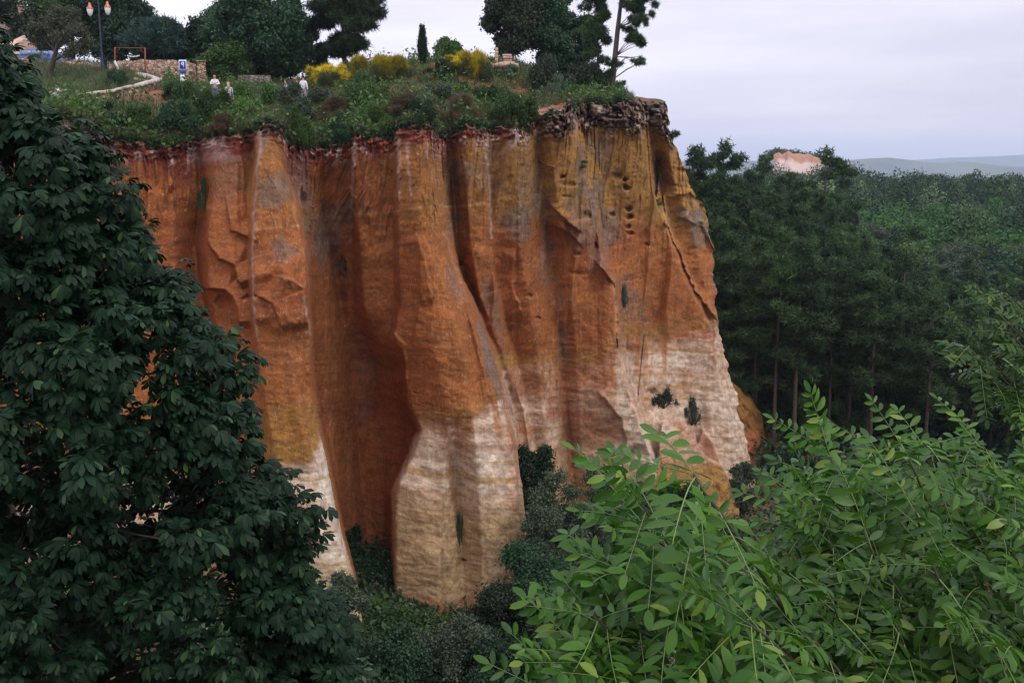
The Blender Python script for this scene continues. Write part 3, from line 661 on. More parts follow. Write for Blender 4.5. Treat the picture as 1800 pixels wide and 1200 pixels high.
# lower yellow buttress behind the right-hand edge
nr, nc = 90, 60
yy = np.linspace(0, 1, nr)[:, None]; uu = np.linspace(0, 1, nc)[None, :]
bx = 1262 + uu * (np.interp(yy * 190 + 684, [684, 700, 712, 780, 850, 880], [1314, 1337, 1340, 1352, 1378, 1398]) - 1262)
topy = np.interp(bx, [1262, 1290, 1315, 1334, 1345, 1400], [672, 682, 690, 706, 716, 760]) + 6 * fbm(bx / 11, 0, 0, 3, 4)
by = topy + yy * (880 - topy)
bD = 81 + 4.5 * uu ** 2.5 - 1.2 * yy + 1.1 * fbm(bx / 22, 0, by / 34, 4, 311) + .5 * fbm(bx / 8, 0, by / 12, 3, 312)
bc = mixc(np.broadcast_to(YEL * np.array([.75, .66, .62]), bx.shape + (3,)).copy(), ORB * .9, sm(720, 780, by + 20 * fbm(bx / 25, 0, by / 25, 3, 313)))
Pb = at(bx, by, bD)
back = []
for j in range(1, 9):
    e = Pb[:, -1, :].copy(); e[:, 1] += j * .8; e[:, 0] -= .12 * j * j; back.append(e)
topr = Pb[0:1].copy(); topr[..., 1] += 6; topr[..., 2] += .2
Pb2 = np.concatenate([Pb, np.stack(back, 1)], 1); bc2 = np.concatenate([bc, np.repeat(bc[:, -1:, :], 8, 1)], 1)
Pb2 = np.concatenate([Pb2[0:1] + np.array([0, 6, .3]), Pb2], 0); bc2 = np.concatenate([bc2[0:1], bc2], 0)
b_ = mesh('rock_buttress', Pb2.reshape(-1, 3), [gridF(nr + 1, nc + 8)], M['rock'], None, True, bc2.reshape(-1, 3))
tag(b_, 'low yellow and rust rock buttress behind the cliff edge', 'rock', kind='structure')

# ------------------------------------------------------------------ the hill above the rim
HPX = np.array([-200, -60, 60, 150, 250, 300, 377, 460, 540, 640, 740, 820, 900, 950, 1000, 1080, 1160, 1200], float)
# nodes: lower slope, mid slope, crest, back
HB = [(190,60),(188,60),(186,62),(181,62.5),(166,63),(168,63),(182,63),(184,64),(184,66),(172,66),(165,66),(172,69),(178,71),(172,74.5),(166,76.5),(170,78),(178,80),(190,81)]
HC = [(150,70),(150,70),(148,70),(146,70),(142,70),(150,70),(164,72),(166,73),(164,74),(140,72),(128,71),(134,74),(140,76),(148,79),(158,80),(167,81.5),(177,83),(190,84)]
HD = [(108,79),(108,79),(110,80),(117,80),(134,76),(146,76),(154,79),(154,80),(152,82),(120,80),(112,76),(112,79),(111,83),(130,86),(150,86),(165,86),(177,87),(192,88)]
HE = [(100,100),(100,100),(104,100),(110,100),(118,96),(122,96),(140,100),(142,100),(144,100),(122,96),(116,94),(116,96),(118,100),(136,100),(156,100),(172,100),(190,100),(210,100)]
rimD_raw = blur(Dg, 2)[0]
def rimD(px): return np.interp(px, PXg[0], rimD_raw)
NT = 150
hx = np.concatenate([np.linspace(-200, -60, 20, endpoint=False), PXg[0, ::2]])
HK = [np.array(h, float) for h in (HB, HC, HD, HE)]
def hill_nodes(px):
    px = np.asarray(px, float)
    pyk = [rim(px) + 1.0] + [np.interp(px, HPX, h[:, 0]) for h in HK]
    Dk = [rimD(px) + 0.05] + [np.interp(px, HPX, h[:, 1]) for h in HK]
    Zk = [at(px, a, d)[..., 2] for a, d in zip(pyk, Dk)]
    Dk.append(np.full(px.shape, 160.0)); Zk.append(Zk[-1] - 2 + 0 * px)
    Dk.append(np.full(px.shape, 260.0)); Zk.append(Zk[-1] * 0 - 20)
    return np.stack(Dk, -1), np.stack(Zk, -1)
def hillz(px, D):
    """height of the hill at photo column px and distance D"""
    Dk, Zk = hill_nodes(np.atleast_1d(px).astype(float)); D = np.atleast_1d(D).astype(float)
    out = np.array([np.interp(d, a, b) for d, a, b in zip(np.broadcast_to(D, len(Dk)), Dk, Zk)])
    return out + hnoise(px, D)
def hnoise(px, D):
    px = np.atleast_1d(px); D = np.atleast_1d(D)
    e = sm(0.2, 5, D - rimD(px)) * sm(130, 90, D)
    return e * (.30 * fbm(px / 45, D / 2.5, 0, 4, 401))
def hillpt(px, D):
    z = hillz(px, D); px = np.atleast_1d(px); D = np.atleast_1d(D)
    # column direction px at horizon height is close enough: X = (px-900)/FPX * ray length
    yc = z / D                                    # slope of the ray
    ycam = (yc * CP + SP) / (CP - yc * SP)
    t = D / (CP + ycam * SP)
    return np.stack([(px - 900) / FPX * t, D, z], -1)
def hill_at(px, py):
    """first hill point whose photo row is py in column px"""
    Ds = np.linspace(float(rimD(px)) + .3, 100, 500)
    P = hillpt(np.full(500, float(px)), Ds)
    row = 600 - FPX * ((P[:, 1] * SP + P[:, 2] * CP) / (P[:, 1] * CP - P[:, 2] * SP))
    k = np.argmax(row <= py) if (row <= py).any() else int(np.argmin(row))
    return P[k]
Hv, Hc = [], []
for px in hx:
    Dk, Zk = hill_nodes(np.array([px])); Dk, Zk = Dk[0], Zk[0]
    D = Dk[0] + (np.linspace(0, 1, NT) ** 1.7) * (260 - Dk[0]); D[0] = Dk[0]
    P = hillpt(np.full(NT, px), D); Hv.append(P)
Hv = np.stack(Hv, 0)
# right flank skirt falling away behind the cliff
sk = []
for j in range(1, 14):
    e = Hv[-1].copy(); e[:, 0] -= .15 * j; e[:, 2] -= j * 2.2; sk.append(e)
Hall = np.concatenate([Hv, np.stack(sk, 0)], 0)
X, Y, Z = Hall[..., 0], Hall[..., 1], Hall[..., 2]
g1 = fbm(X * .25, Y * .25, 0, 4, 411); g2 = fbm(X * 1.4, Y * 1.4, 0, 4, 421)
hc = mixc(np.broadcast_to(C(.085, .11, .045), X.shape + (3,)).copy(), C(.16, .12, .07), .5 + 1.2 * g1)
colpx = np.concatenate([hx, np.full(13, 1200.)])[:, None]
bare = sm(.02, .4, g1 + .5 * g2) * (1 - sm(95, 105, Y))
hc = mixc(hc, RED * 1.05, .8 * bare)
dR = Y - Hall[:, 0:1, 1]
hc = mixc(hc, RED, sm(3.5, .6, dR + 3 * g2))
hc = mixc(hc, C(.36, .13, .07), .9 * sm(725, 740, colpx) * sm(950, 930, colpx) * sm(8, 4, np.abs(Y - 77)) * sm(-.3, .2, g2))
hc = mixc(hc, C(.42, .24, .18), .8 * sm(925, 940, colpx) * sm(1010, 990, colpx) * sm(8, 2, dR) * sm(-.2, .3, g2))
bank = sm(262, 238, colpx + 25 * g2) * sm(63.5, 65, Y) * sm(84, 80, Y)
hc = mixc(hc, C(.085, .125, .045) * (1 + .3 * g2[..., None]), .95 * bank)
hc = mixc(hc, C(.30, .12, .055), .8 * sm(.25, .0, np.abs(Y - 65) / 14 + .3 * g2) * sm(262, 240, colpx) * sm(.1, .4, g1 + .3 * g2 + .12))
M['soil'] = rockmat('hill_soil')
hill = mesh('hill', Hall.reshape(-1, 3), [gridF(*Hall.shape[:2], flip=True)], M['soil'], None, True, np.clip(hc, .01, .9).reshape(-1, 3))
tag(hill, 'scrub covered slope above the cliff rim', 'hill', kind='structure')

# ------------------------------------------------------------------ the valley floor and wider land
GY = np.array([-40, 0, 1.5, 4, 10, 20, 30, 40, 50, 60, 75, 90, 110, 130, 170, 250, 350, 450, 700, 1500, 3000, 12000], float)
GP = np.array([-400, 600, 950, 1350, 1500, 1700, 2400], float)
GZ = np.array([
 [-1.7,-1.7,-1.7,-4,-9,-15,-19.3,-20.4,-21.5,-22.5,-24,-24,-24,-24,-24,-24,-24,-26,-40,-60,-70,-80],
 [-1.7,-1.7,-1.7,-4,-9,-15,-19.3,-20.6,-22.9,-24.5,-25,-24,-24,-24,-24,-24,-24,-26,-40,-60,-70,-80],
 [-1.7,-1.7,-1.7,-4,-9,-16,-21,-24.2,-25.4,-25.6,-25.0,-22,-20,-20,-20,-20,-20,-26,-40,-60,-70,-80],
 [-1.7,-1.7,-1.7,-4,-9,-16,-22,-25,-26,-26,-24.8,-22.6,-16,-12,-12,-12.5,-10,-13,-40,-60,-70,-80],
 [-1.7,-1.7,-1.7,-4,-9,-16,-22,-26,-27,-27,-26,-24,-19,-15.5,-14,-13,-10,-13,-40,-60,-70,-80],
 [-1.7,-1.7,-1.7,-4,-9,-16,-22,-26,-28,-28,-27,-25,-23,-21,-18,-14.0,-9,-12,-40,-60,-70,-80],
 [-1.7,-1.7,-1.7,-4,-9,-16,-22,-26,-28,-28,-27,-25,-23,-21,-18,-14.0,-9,-12,-40,-60,-70,-80]], float)
def groundz(x, y):
    x = np.atleast_1d(np.asarray(x, float)); y = np.atleast_1d(np.asarray(y, float)); x, y = np.broadcast_arrays(x, y)
    p = 900 + FPX * x / np.maximum(y, 6)
    zs = np.stack([np.interp(y, GY, r) for r in GZ], -1)
    pi = np.clip(np.interp(p, GP, np.arange(len(GP))), 0, len(GP) - 1.001); i0 = pi.astype(int); f = pi - i0
    z = np.take_along_axis(zs, i0[..., None], -1)[..., 0] * (1 - f) + np.take_along_axis(zs, i0[..., None] + 1, -1)[..., 0] * f
    return z + sm(8, 40, y) * (.6 * fbm(x / 7, y / 7, 0, 3, 501) + sm(150, 600, y) * 3 * fbm(x / 160, y / 160, 0, 3, 502)) + sm(600, 3000, y) * 25 * fbm(x / 900, y / 900, 0, 3, 503)
gy = np.concatenate([np.linspace(-40, 6, 20, endpoint=False), np.linspace(6, 140, 150, endpoint=False), np.geomspace(140, 9600, 110)])
ga = np.linspace(-1, 1, 161); ga = np.sign(ga) * np.abs(ga) ** 1.2
gx = ga[None, :] * (60 + np.maximum(gy, 0)[:, None] * 1.45)
gz = groundz(gx, np.broadcast_to(gy[:, None], gx.shape))
Gp = np.stack([gx, np.broadcast_to(gy[:, None], gx.shape), gz], -1)
gn = fbm(gx * .15, Gp[..., 1] * .15, 0, 4, 511); gn2 = fbm(gx * .02, Gp[..., 1] * .02, 0, 4, 512)
gc = mixc(np.broadcast_to(C(.05, .055, .025), gx.shape + (3,)).copy(), C(.14, .075, .035), .4 + gn)
gc = mixc(gc, C(.055, .09, .035), sm(120, 200, Gp[..., 1]))
pq = 900 + FPX * gx / np.maximum(Gp[..., 1], 5)
gc = mixc(gc, C(.33, .17, .08), .9 * sm(-.25, .2, gn) * sm(330, 420, pq) * sm(1420, 1340, pq) * np.exp(-((Gp[..., 1] - np.interp(pq, [400, 640, 690, 930, 1000, 1340], [44, 46, 50, 51, 62, 72])) / 6.0) ** 2))
orange_bank = .8 * np.exp(-(((900 + FPX * gx / np.maximum(Gp[..., 1], 5)) - 1420) / 75.0) ** 2) * sm(76, 80, Gp[..., 1]) * sm(98, 90, Gp[..., 1])
gc = mixc(gc, C(.40, .12, .045), 1.2 * orange_bank)
bare2 = np.exp(-((((900 + FPX * gx / np.maximum(Gp[..., 1], 5)) - 1715) / 60.0) ** 2 + ((Gp[..., 1] - 205) / 14) ** 2))
gc = mixc(gc, C(.42, .27, .20), 1.3 * bare2)
gc = mixc(gc, C(.16, .14, .09), sm(.0, .3, gn2) * sm(500, 900, Gp[..., 1]))
ground = mesh('ground', Gp.reshape(-1, 3), [gridF(*gx.shape, flip=True)], M['soil'], None, True, np.clip(gc, .01, .9).reshape(-1, 3))
tag(ground, 'leaf littered valley floor rising to the wooded slopes', 'ground', kind='structure')

# distant hill ranges
M['far'] = simple('distant_woodland', (.10, .13, .09), .95, var=.35, scale=.004)
def ridge(name, label, D, pts, thick, seed):
    n = 200; px = np.linspace(-2200, 4200, n)
    top = np.interp(px, [p[0] for p in pts], [p[1] for p in pts]) + 1.6 * fbm(px / 70, 0, 0, 4, seed)
    V = []
    for f, g in ((-1.2, -.35), (-.6, .35), (-.25, .8), (0, 1), (.4, .7), (1.2, -.3)):
        P = at(px, top, D); h = P[:, 2] + 90
        dd = D + f * thick + 150 * fbm(px / 130, f * 2, 0, 3, seed + 5) * (f != 0)
        z = -90 + np.maximum(h, 10) * max(g, 0) - (60 if g < 0 else 0) + (14 * fbm(px / 40, f * 3, 0, 3, seed + 9) if 0 < g < 1 else 0)
        V.append(np.stack([P[:, 0], dd + 0 * px, z], -1))
    V = np.stack(V, 0)
    o = mesh(name, V.reshape(-1, 3), [gridF(*V.shape[:2], flip=True)], M['far'], None, True)
    return tag(o, label, 'hills', kind='structure')
ridge('hills', 'far wooded range of low hills on the horizon', 4300, [(-2200, 290), (1100, 284), (1480, 282), (1560, 277), (1600, 281), (1650, 288), (1700, 283), (1760, 292), (1900, 296), (4200, 290)], 500, 601)
ridge('hills', 'farthest long blue ridge on the horizon', 7800, [(-2200, 286), (1100, 282), (1480, 284), (1600, 281), (1680, 277), (1740, 275), (1800, 271), (1950, 268), (2400, 276), (4200, 284)], 900, 611)

# bare ochre knoll beyond the pines
nr, nc = 60, 90
uu = np.linspace(-1, 1, nc)[None, :]; vv = np.linspace(0, 1, nr)[:, None]
kx = 1402 + uu * 42; ky0 = 270 + 8 * np.abs(uu) ** 3 + 5 * uu + 3 * vnoise(kx / 9, 0, 0, 7)
kz = at(kx, ky0, 480)[..., 2]; zz = kz + (-16 - kz) * vv
kD = 480 - 20 * vv ** .7 - 6 * np.cos(uu * 1.57) + 1.2 * fbm(kx / 9, 0, vv * 4, 4, 620)
KP = np.stack([(kx - 900) / FPX * kD / CP * 1.0, kD, zz], -1); KP[..., 0] = (kx - 900) / FPX * (kD * CP - zz * SP) / 1.0
Kb = KP[0:1] + np.array([0, 25, -3.0])
KP = np.concatenate([Kb, KP], 0)
vvv = np.concatenate([[[0]], vv], 0) + 0 * uu
kc = mixc(np.broadcast_to(C(.40, .22, .15), KP.shape[:2] + (3,)).copy(), C(.62, .48, .42), sm(.10, .22, vvv + .12 * fbm(kx / 8 + 0 * vvv, 0, vvv * 8, 3, 621)))
knoll = mesh('hill', KP.reshape(-1, 3), [gridF(*KP.shape[:2])], M['rock'], None, True, kc.reshape(-1, 3))
tag(knoll, 'far knoll of bare orange and white ochre above the pines', 'hill', kind='structure')

# ================================================================== vegetation builders
VAR = {}
def shrub_variants(kind, mat, leaf, tm=None, n=420, k=3, flat=1.0, extra=None, nb=24):
    out = []
    for v in range(k):
        r = np.random.default_rng(hash(kind) % 1000 + v if False else sum(map(ord, kind)) + v * 7)
        bl = []
        for i in range(nb):
            a = r.uniform(0, 6.28); d = r.uniform(0, .95) ** .7; z = r.uniform(.05, .95) * (1 - .55 * d * d) * flat * r.uniform(.6, 1.1)
            q = r.uniform(.10, .34) * (1.1 - .4 * d)
            bl.append((d * math.cos(a), d * math.sin(a), z, q, q, q * .9))
        o = foliage('crown', bl, n, leaf, mat, None, tm, up=.4, shell=.7)
        st = MB()
        for b in bl[:9]:
            st.tube([(0, 0, -.15), (b[0] * .4, b[1] * .4, b[2] * .45), b[:3]], [.035, .022, .008], 4)
        s_ = st.build('stem', M['bark'])
        parts = [('crown', o.data), ('stem', s_.data)]
        if extra:
            f = foliage('flowers', [(b[0], b[1], b[2] + .04, b[3] * 1.06, b[4] * 1.06, b[5] * 1.06) for b in bl if b[2] > extra[2]], extra[1], leaf * .9, M[extra[0]], None, tm, up=.4, shell=.25)
            parts.append(('flowers', f.data)); bpy.data.objects.remove(f)
        bpy.data.objects.remove(o); bpy.data.objects.remove(s_)
        out.append(parts)
    VAR[kind] = out
def wall_variants(kind, mat, tm, leaf, n):
    shrub_variants(kind + 'wall', mat, leaf, tm, n=n, k=3, nb=11)
def put(kind, name, label, cat, pos, rx, h, group=None, rz=None, ry=None, v=None):
    vs = VAR[kind]; parts = vs[rng.integers(len(vs)) if v is None else v % len(vs)]
    t = empty(name, pos, rng.uniform(0, 6.28) if rz is None else rz, (rx, ry or rx, h))
    tag(t, label, cat, group)
    for pn, me in parts: link(bpy.data.objects.new(pn, me), t)
    return t
shrub_variants('green', M['broad'], .075, n=330, k=4)
shrub_variants('dark', M['oak'], .070, n=380, k=3)
shrub_variants('holm', M['holm'], .070, n=420, k=2)
shrub_variants('grey', M['olive'], .070, n=330, k=3)
shrub_variants('broom', M['grass'], .14, BLADE, n=420, k=2, extra=('flower', 400, .22))
shrub_variants('broomlow', M['grass'], .15, BLADE, n=420, k=2, extra=('flower', 260, .40))
shrub_variants('brush', M['dry'], .12, BLADE, n=420, k=2)
for k_, m_ in (('dark', 'oak'), ('green', 'broad'), ('holm', 'holm'), ('grey', 'olive'), ('brush', 'dry')): wall_variants(k_, M[m_], TUFTS, .20, 22)

def envelope(n, rw, z0, z1, rb, seed, flat=.8, fill=.85, cone=0.0, ry=None):
    r = np.random.default_rng(seed); out = []
    zc, rh = (z0 + z1) / 2, (z1 - z0) / 2
    while len(out) < n:
        p = r.uniform(-1, 1, 3)
        if (p ** 2).sum() > 1: continue
        p = p * fill; k = 1 - cone * (p[2] * .5 + .5)
        q = rb * r.uniform(.7, 1.25)
        out.append((p[0] * rw * k, p[1] * (ry or rw) * k, zc + p[2] * rh, q, q, q * flat))
    return out
def make_tree(name, label, cat, pos, h, rw, kind='oak', z0=.3, nb=26, n=320, leaf=.22, tm=None, r0=.22, lean=(0, 0), rb=None, flat=.8, cone=0., seed=1, group=None, fill=.85, mat_t='bark', blobs=None, shell=.6):
    t = empty(name, pos); tag(t, label, cat, group)
    b = blobs or envelope(nb, rw, z0 * h, h * .97, rb or rw * .33, seed, flat, fill, cone)
    if lean != (0, 0) and not blobs: b = [(x + lean[0] * z / h, y + lean[1] * z / h, z, a, c, d) for x, y, z, a, c, d in b]
    tr = [(lean[0] * f * f + .06 * math.sin(5 * f + seed), lean[1] * f * f, -0.4 + f * (h * .86 + .4)) for f in np.linspace(0, 1, 8)]
    limbs('trunk', tr, b, r0, M[mat_t], t)
    foliage('crown', b, n, leaf, M[kind], t, tm, shell=shell)
    return t

# ------------------------------------------------------------------ trees on the hill, left to right
def hp(px, D): return hillpt(np.array([float(px)]), np.array([float(D)]))[0]
def htree(name, label, px, D, top, hw, **k):
    p = hp(px, D); h = float(at(px, top, D)[2] - p[2]); rw = hw / FPX * D
    return make_tree(name, label, 'tree', p, h, rw, seed=int(px) % 97 + 3, **k)
htree('oak_tree', 'dark round oak behind the tiled house roof at the far left', -20, 112, -60, 70, kind='holm', z0=.25, n=420, leaf=.34)
htree('broadleaf_tree', 'large olive-tinted broadleaf tree rising behind the street lamp', 130, 100, -70, 75, kind='broad', z0=.10, nb=34, n=430, leaf=.30)
htree('broadleaf_tree', 'dull green broadleaf tree between the house and the blue car', 60, 98, 22, 48, kind='holm', z0=.05, nb=24, n=380, leaf=.28)
htree('broadleaf_tree', 'dark wide tree just right of the street lamp pole', 215, 98, -30, 62, kind='oak', z0=.05, nb=34, n=430, leaf=.28)
htree('pine_tree', 'blue-green pine with spreading tiers above the stone wall', 268, 90, 22, 62, kind='pine_blue', z0=.02, nb=34, n=200, leaf=.55, tm=TUFTS, flat=.5, cone=.35)
htree('oak_tree', 'bushy mid-green oak behind the parking sign', 345, 92, 22, 46, kind='oak', z0=.02, nb=26, n=380, leaf=.28)
htree('oak_tree', 'large dark oak whose crown closes over the standing man', 415, 92, -18, 74, kind='oak', z0=.08, nb=40, n=420, leaf=.28)
htree('oak_tree', 'tall dark oak left of the sky gap above the three visitors', 470, 86, -30, 72, kind='oak', z0=.10, nb=44, n=420, leaf=.28, fill=.88)
htree('oak_tree', 'low bushy oak with light patches behind the blonde woman', 400, 84, 72, 46, kind='broad', z0=.02, nb=20, n=300, leaf=.22)
htree('pine_tree', 'dark tiered pine with ragged top behind the first yellow broom', 606, 88, -50, 66, kind='pine', z0=.16, nb=44, n=230, leaf=.50, tm=TUFTS, flat=.42, cone=.35, fill=.95, mat_t='pine_bark')
htree('pine_tree', 'thin pine filling the gap left of the ragged pine', 548, 92, 38, 26, kind='pine', z0=.05, nb=16, n=160, leaf=.45, tm=TUFTS, flat=.6, fill=.95)
htree('round_shrub', 'round green bush on the skyline right of the cypress', 789, 84, 68, 25, kind='broad', z0=.0, nb=20, n=300, leaf=.20, r0=.1)
htree('holm_oak', 'massive brown-green holm oak at the left of the hilltop grove', 897, 90, -35, 44, kind='holm', z0=.10, nb=44, n=520, leaf=.26, fill=.92)
htree('holm_oak', 'dense dark holm oak in the middle of the hilltop grove', 962, 92, -40, 48, kind='oak', z0=.06, nb=46, n=520, leaf=.26, fill=.92)
htree('holm_oak', 'dark low-branched oak at the right of the hilltop grove', 1008, 94, 8, 34, kind='oak', z0=.04, nb=26, n=420, leaf=.26)
# thin pines beside the leaning one
def px_blobs(base, D, rows, fl=.6):
    out = []
    for x, y, rx, rz in rows:
        for _ in range(6):
            a_, e_ = rng.uniform(0, 6.28), rng.uniform(.1, 1.15)
            P = at(x + rx * e_ * math.cos(a_), y + rz * e_ * math.sin(a_) * 1.3, D + rng.uniform(-1.2, 1.2)) - np.asarray(base); q = rx / FPX * D * rng.uniform(.22, .55)
            out.append((P[0], P[1], P[2], q, q, min(q, rz / FPX * D * .6)))
    return out
b = hp(1050, 82)
bl = px_blobs(b, 82, [(1030,-20,20,12),(1052,-8,22,12),(1040,12,20,10),(1062,20,18,10),(1034,34,16,9),(1052,48,20,10),(1040,62,14,8),(1062,72,14,8),(1048,90,12,7),(1036,100,10,7),(1058,104,10,7),(1025,55,12,8),(1070,-25,16,10)])
make_tree('pine_tree', 'slender open pine close left of the leaning pine trunk', 'tree', b, 8.6, 1, kind='pine', blobs=bl, n=40, leaf=.32, tm=TUFTS, r0=.13, mat_t='pine_bark')
b = hp(1076, 79.5)
bl = px_blobs(b, 79.5, [(1098,-22,26,12),(1124,-8,20,11),(1136,14,16,9),(1122,28,16,8),(1130,42,14,8),(1108,12,14,8),(1116,66,18,9),(1124,76,12,6),(1104,52,10,6),(1085,-14,14,8),(1072,108,7,5),(1086,112,6,4),(1118,110,9,3),(1131,106,7,4),(1090,150,8,5),(1070,128,8,6),(1064,150,10,7)], .5)
t = empty('leaning_pine', b); tag(t, 'tall pine with a bare leaning trunk at the cliff edge', 'tree')
P = [at(x, y, 79.5) - b for x, y in ((1076, 176), (1077, 140), (1081, 100), (1086, 50), (1092, 0), (1096, -40))]
mb = MB(); mb.tube(P, [.27, .24, .21, .18, .14, .10], 8)
for q in bl[::3]:
    k = int(np.argmin([abs(p[2] - (q[2] - .5)) for p in P])); mb.tube([P[k], (P[k] + np.array(q[:3])) / 2 + (0, 0, .12), q[:3]], [.04, .025, .008], 4)
mb.tube([at(1078, 120, 79.5) - b, at(1100, 102, 79.5) - b, at(1122, 100, 79.3) - b, at(1136, 104, 79) - b], [.05, .035, .02, .01], 5)
mb.build('trunk', M['pine_bark'], t, True)
foliage('crown', bl, 42, .30, M['pine'], t, TUFTS, shell=.9)
# young pine leaning out of the cliff at the right edge
b = at(1176, 246, 73.5); t = empty('pine_sapling', b); tag(t, 'small pine tuft jutting out from the right cliff edge under the crust', 'tree')
mb = MB(); mb.tube([(-.3, 0, -.2), (.15, 0, .15), (.42, -.1, .45)], [.05, .03, .015], 5); mb.build('trunk', M['pine_bark'], t)
foliage('crown', [(.38, -.1, .42, .28, .28, .22), (.12, 0, .15, .22, .2, .16)], 45, .24, M['pine'], t, TUFTS)
# cypress
b = hp(743, 74); h = float(at(743, 46, 74)[2] - b[2]); t = empty('cypress_tree', b); tag(t, 'slim dark cypress standing alone on the skyline', 'tree')
cb = []
for i in range(26):
    f = i / 25; z = (.17 + .78 * f) * h; r_ = .30 * math.sin(min(1, f * 1.3 + .28) * 1.75) * (1 - .85 * f ** 2.6) + .03
    a = i * 2.4; cb.append((.10 * math.cos(a), .10 * math.sin(a), z, r_ * .85, r_ * .85, .28))
cb.append((-.1, 0, h * .985, .07, .07, .22)); cb.append((.12, 0, h * .95, .07, .07, .25))
foliage('crown', cb, 110, .085, M['cypress'], t, CLUMPS, up=.9, shell=.5)
mb = MB(); mb.tube([(0, 0, -.3), (0, 0, h * .5), (0, 0, h * .9)], [.08, .06, .02], 6); mb.build('trunk', M['bark'], t)
# small leaning garden tree
b = hill_at(85, 137); D_ = float(b[1]); t = empty('garden_tree', b); tag(t, 'grey-leaved garden tree with leaning forked trunk on the grass bank', 'tree')
q = lambda x, y, d=0: at(x, y, D_ + d) - b
mb = MB(); mb.tube([q(84, 143), q(88, 126), q(95, 104), q(100, 84), q(103, 60), q(98, 38)], [.24, .20, .17, .13, .08, .03], 8)
mb.tube([q(94, 106), q(106, 100, -.4), q(120, 92, -.8), q(136, 78, -1)], [.12, .09, .06, .02], 6)
mb.tube([q(98, 90), q(84, 76, .5), q(70, 60, .8)], [.08, .05, .02], 6); mb.tube([q(101, 74), q(118, 56, .3), q(128, 38, .5)], [.07, .05, .02], 6)
mb.build('trunk', M['bark'], t, True)
M['garden'] = leafmat('garden_leaf', (.050, .058, .034), (.085, .095, .05), (.11, .13, .06), rough=.6, trans=.15, spec=.2)
foliage('crown', [q(x, y, d).tolist() + [r_ / FPX * D_] * 2 + [r_ * .7 / FPX * D_] for x, y, d, r_ in [(98,40,0,20),(75,55,1,18),(62,66,1,14),(120,40,0,18),(138,55,-1,17),(150,76,-1,14),(135,84,-1,15),(110,66,-1,18),(88,76,1,14),(104,22,0,16),(128,24,.4,14),(120,95,-1,12),(146,92,-1,9),(72,80,1,12),(60,48,.6,12)]], 260, .15, M['garden'], t, shell=.9)

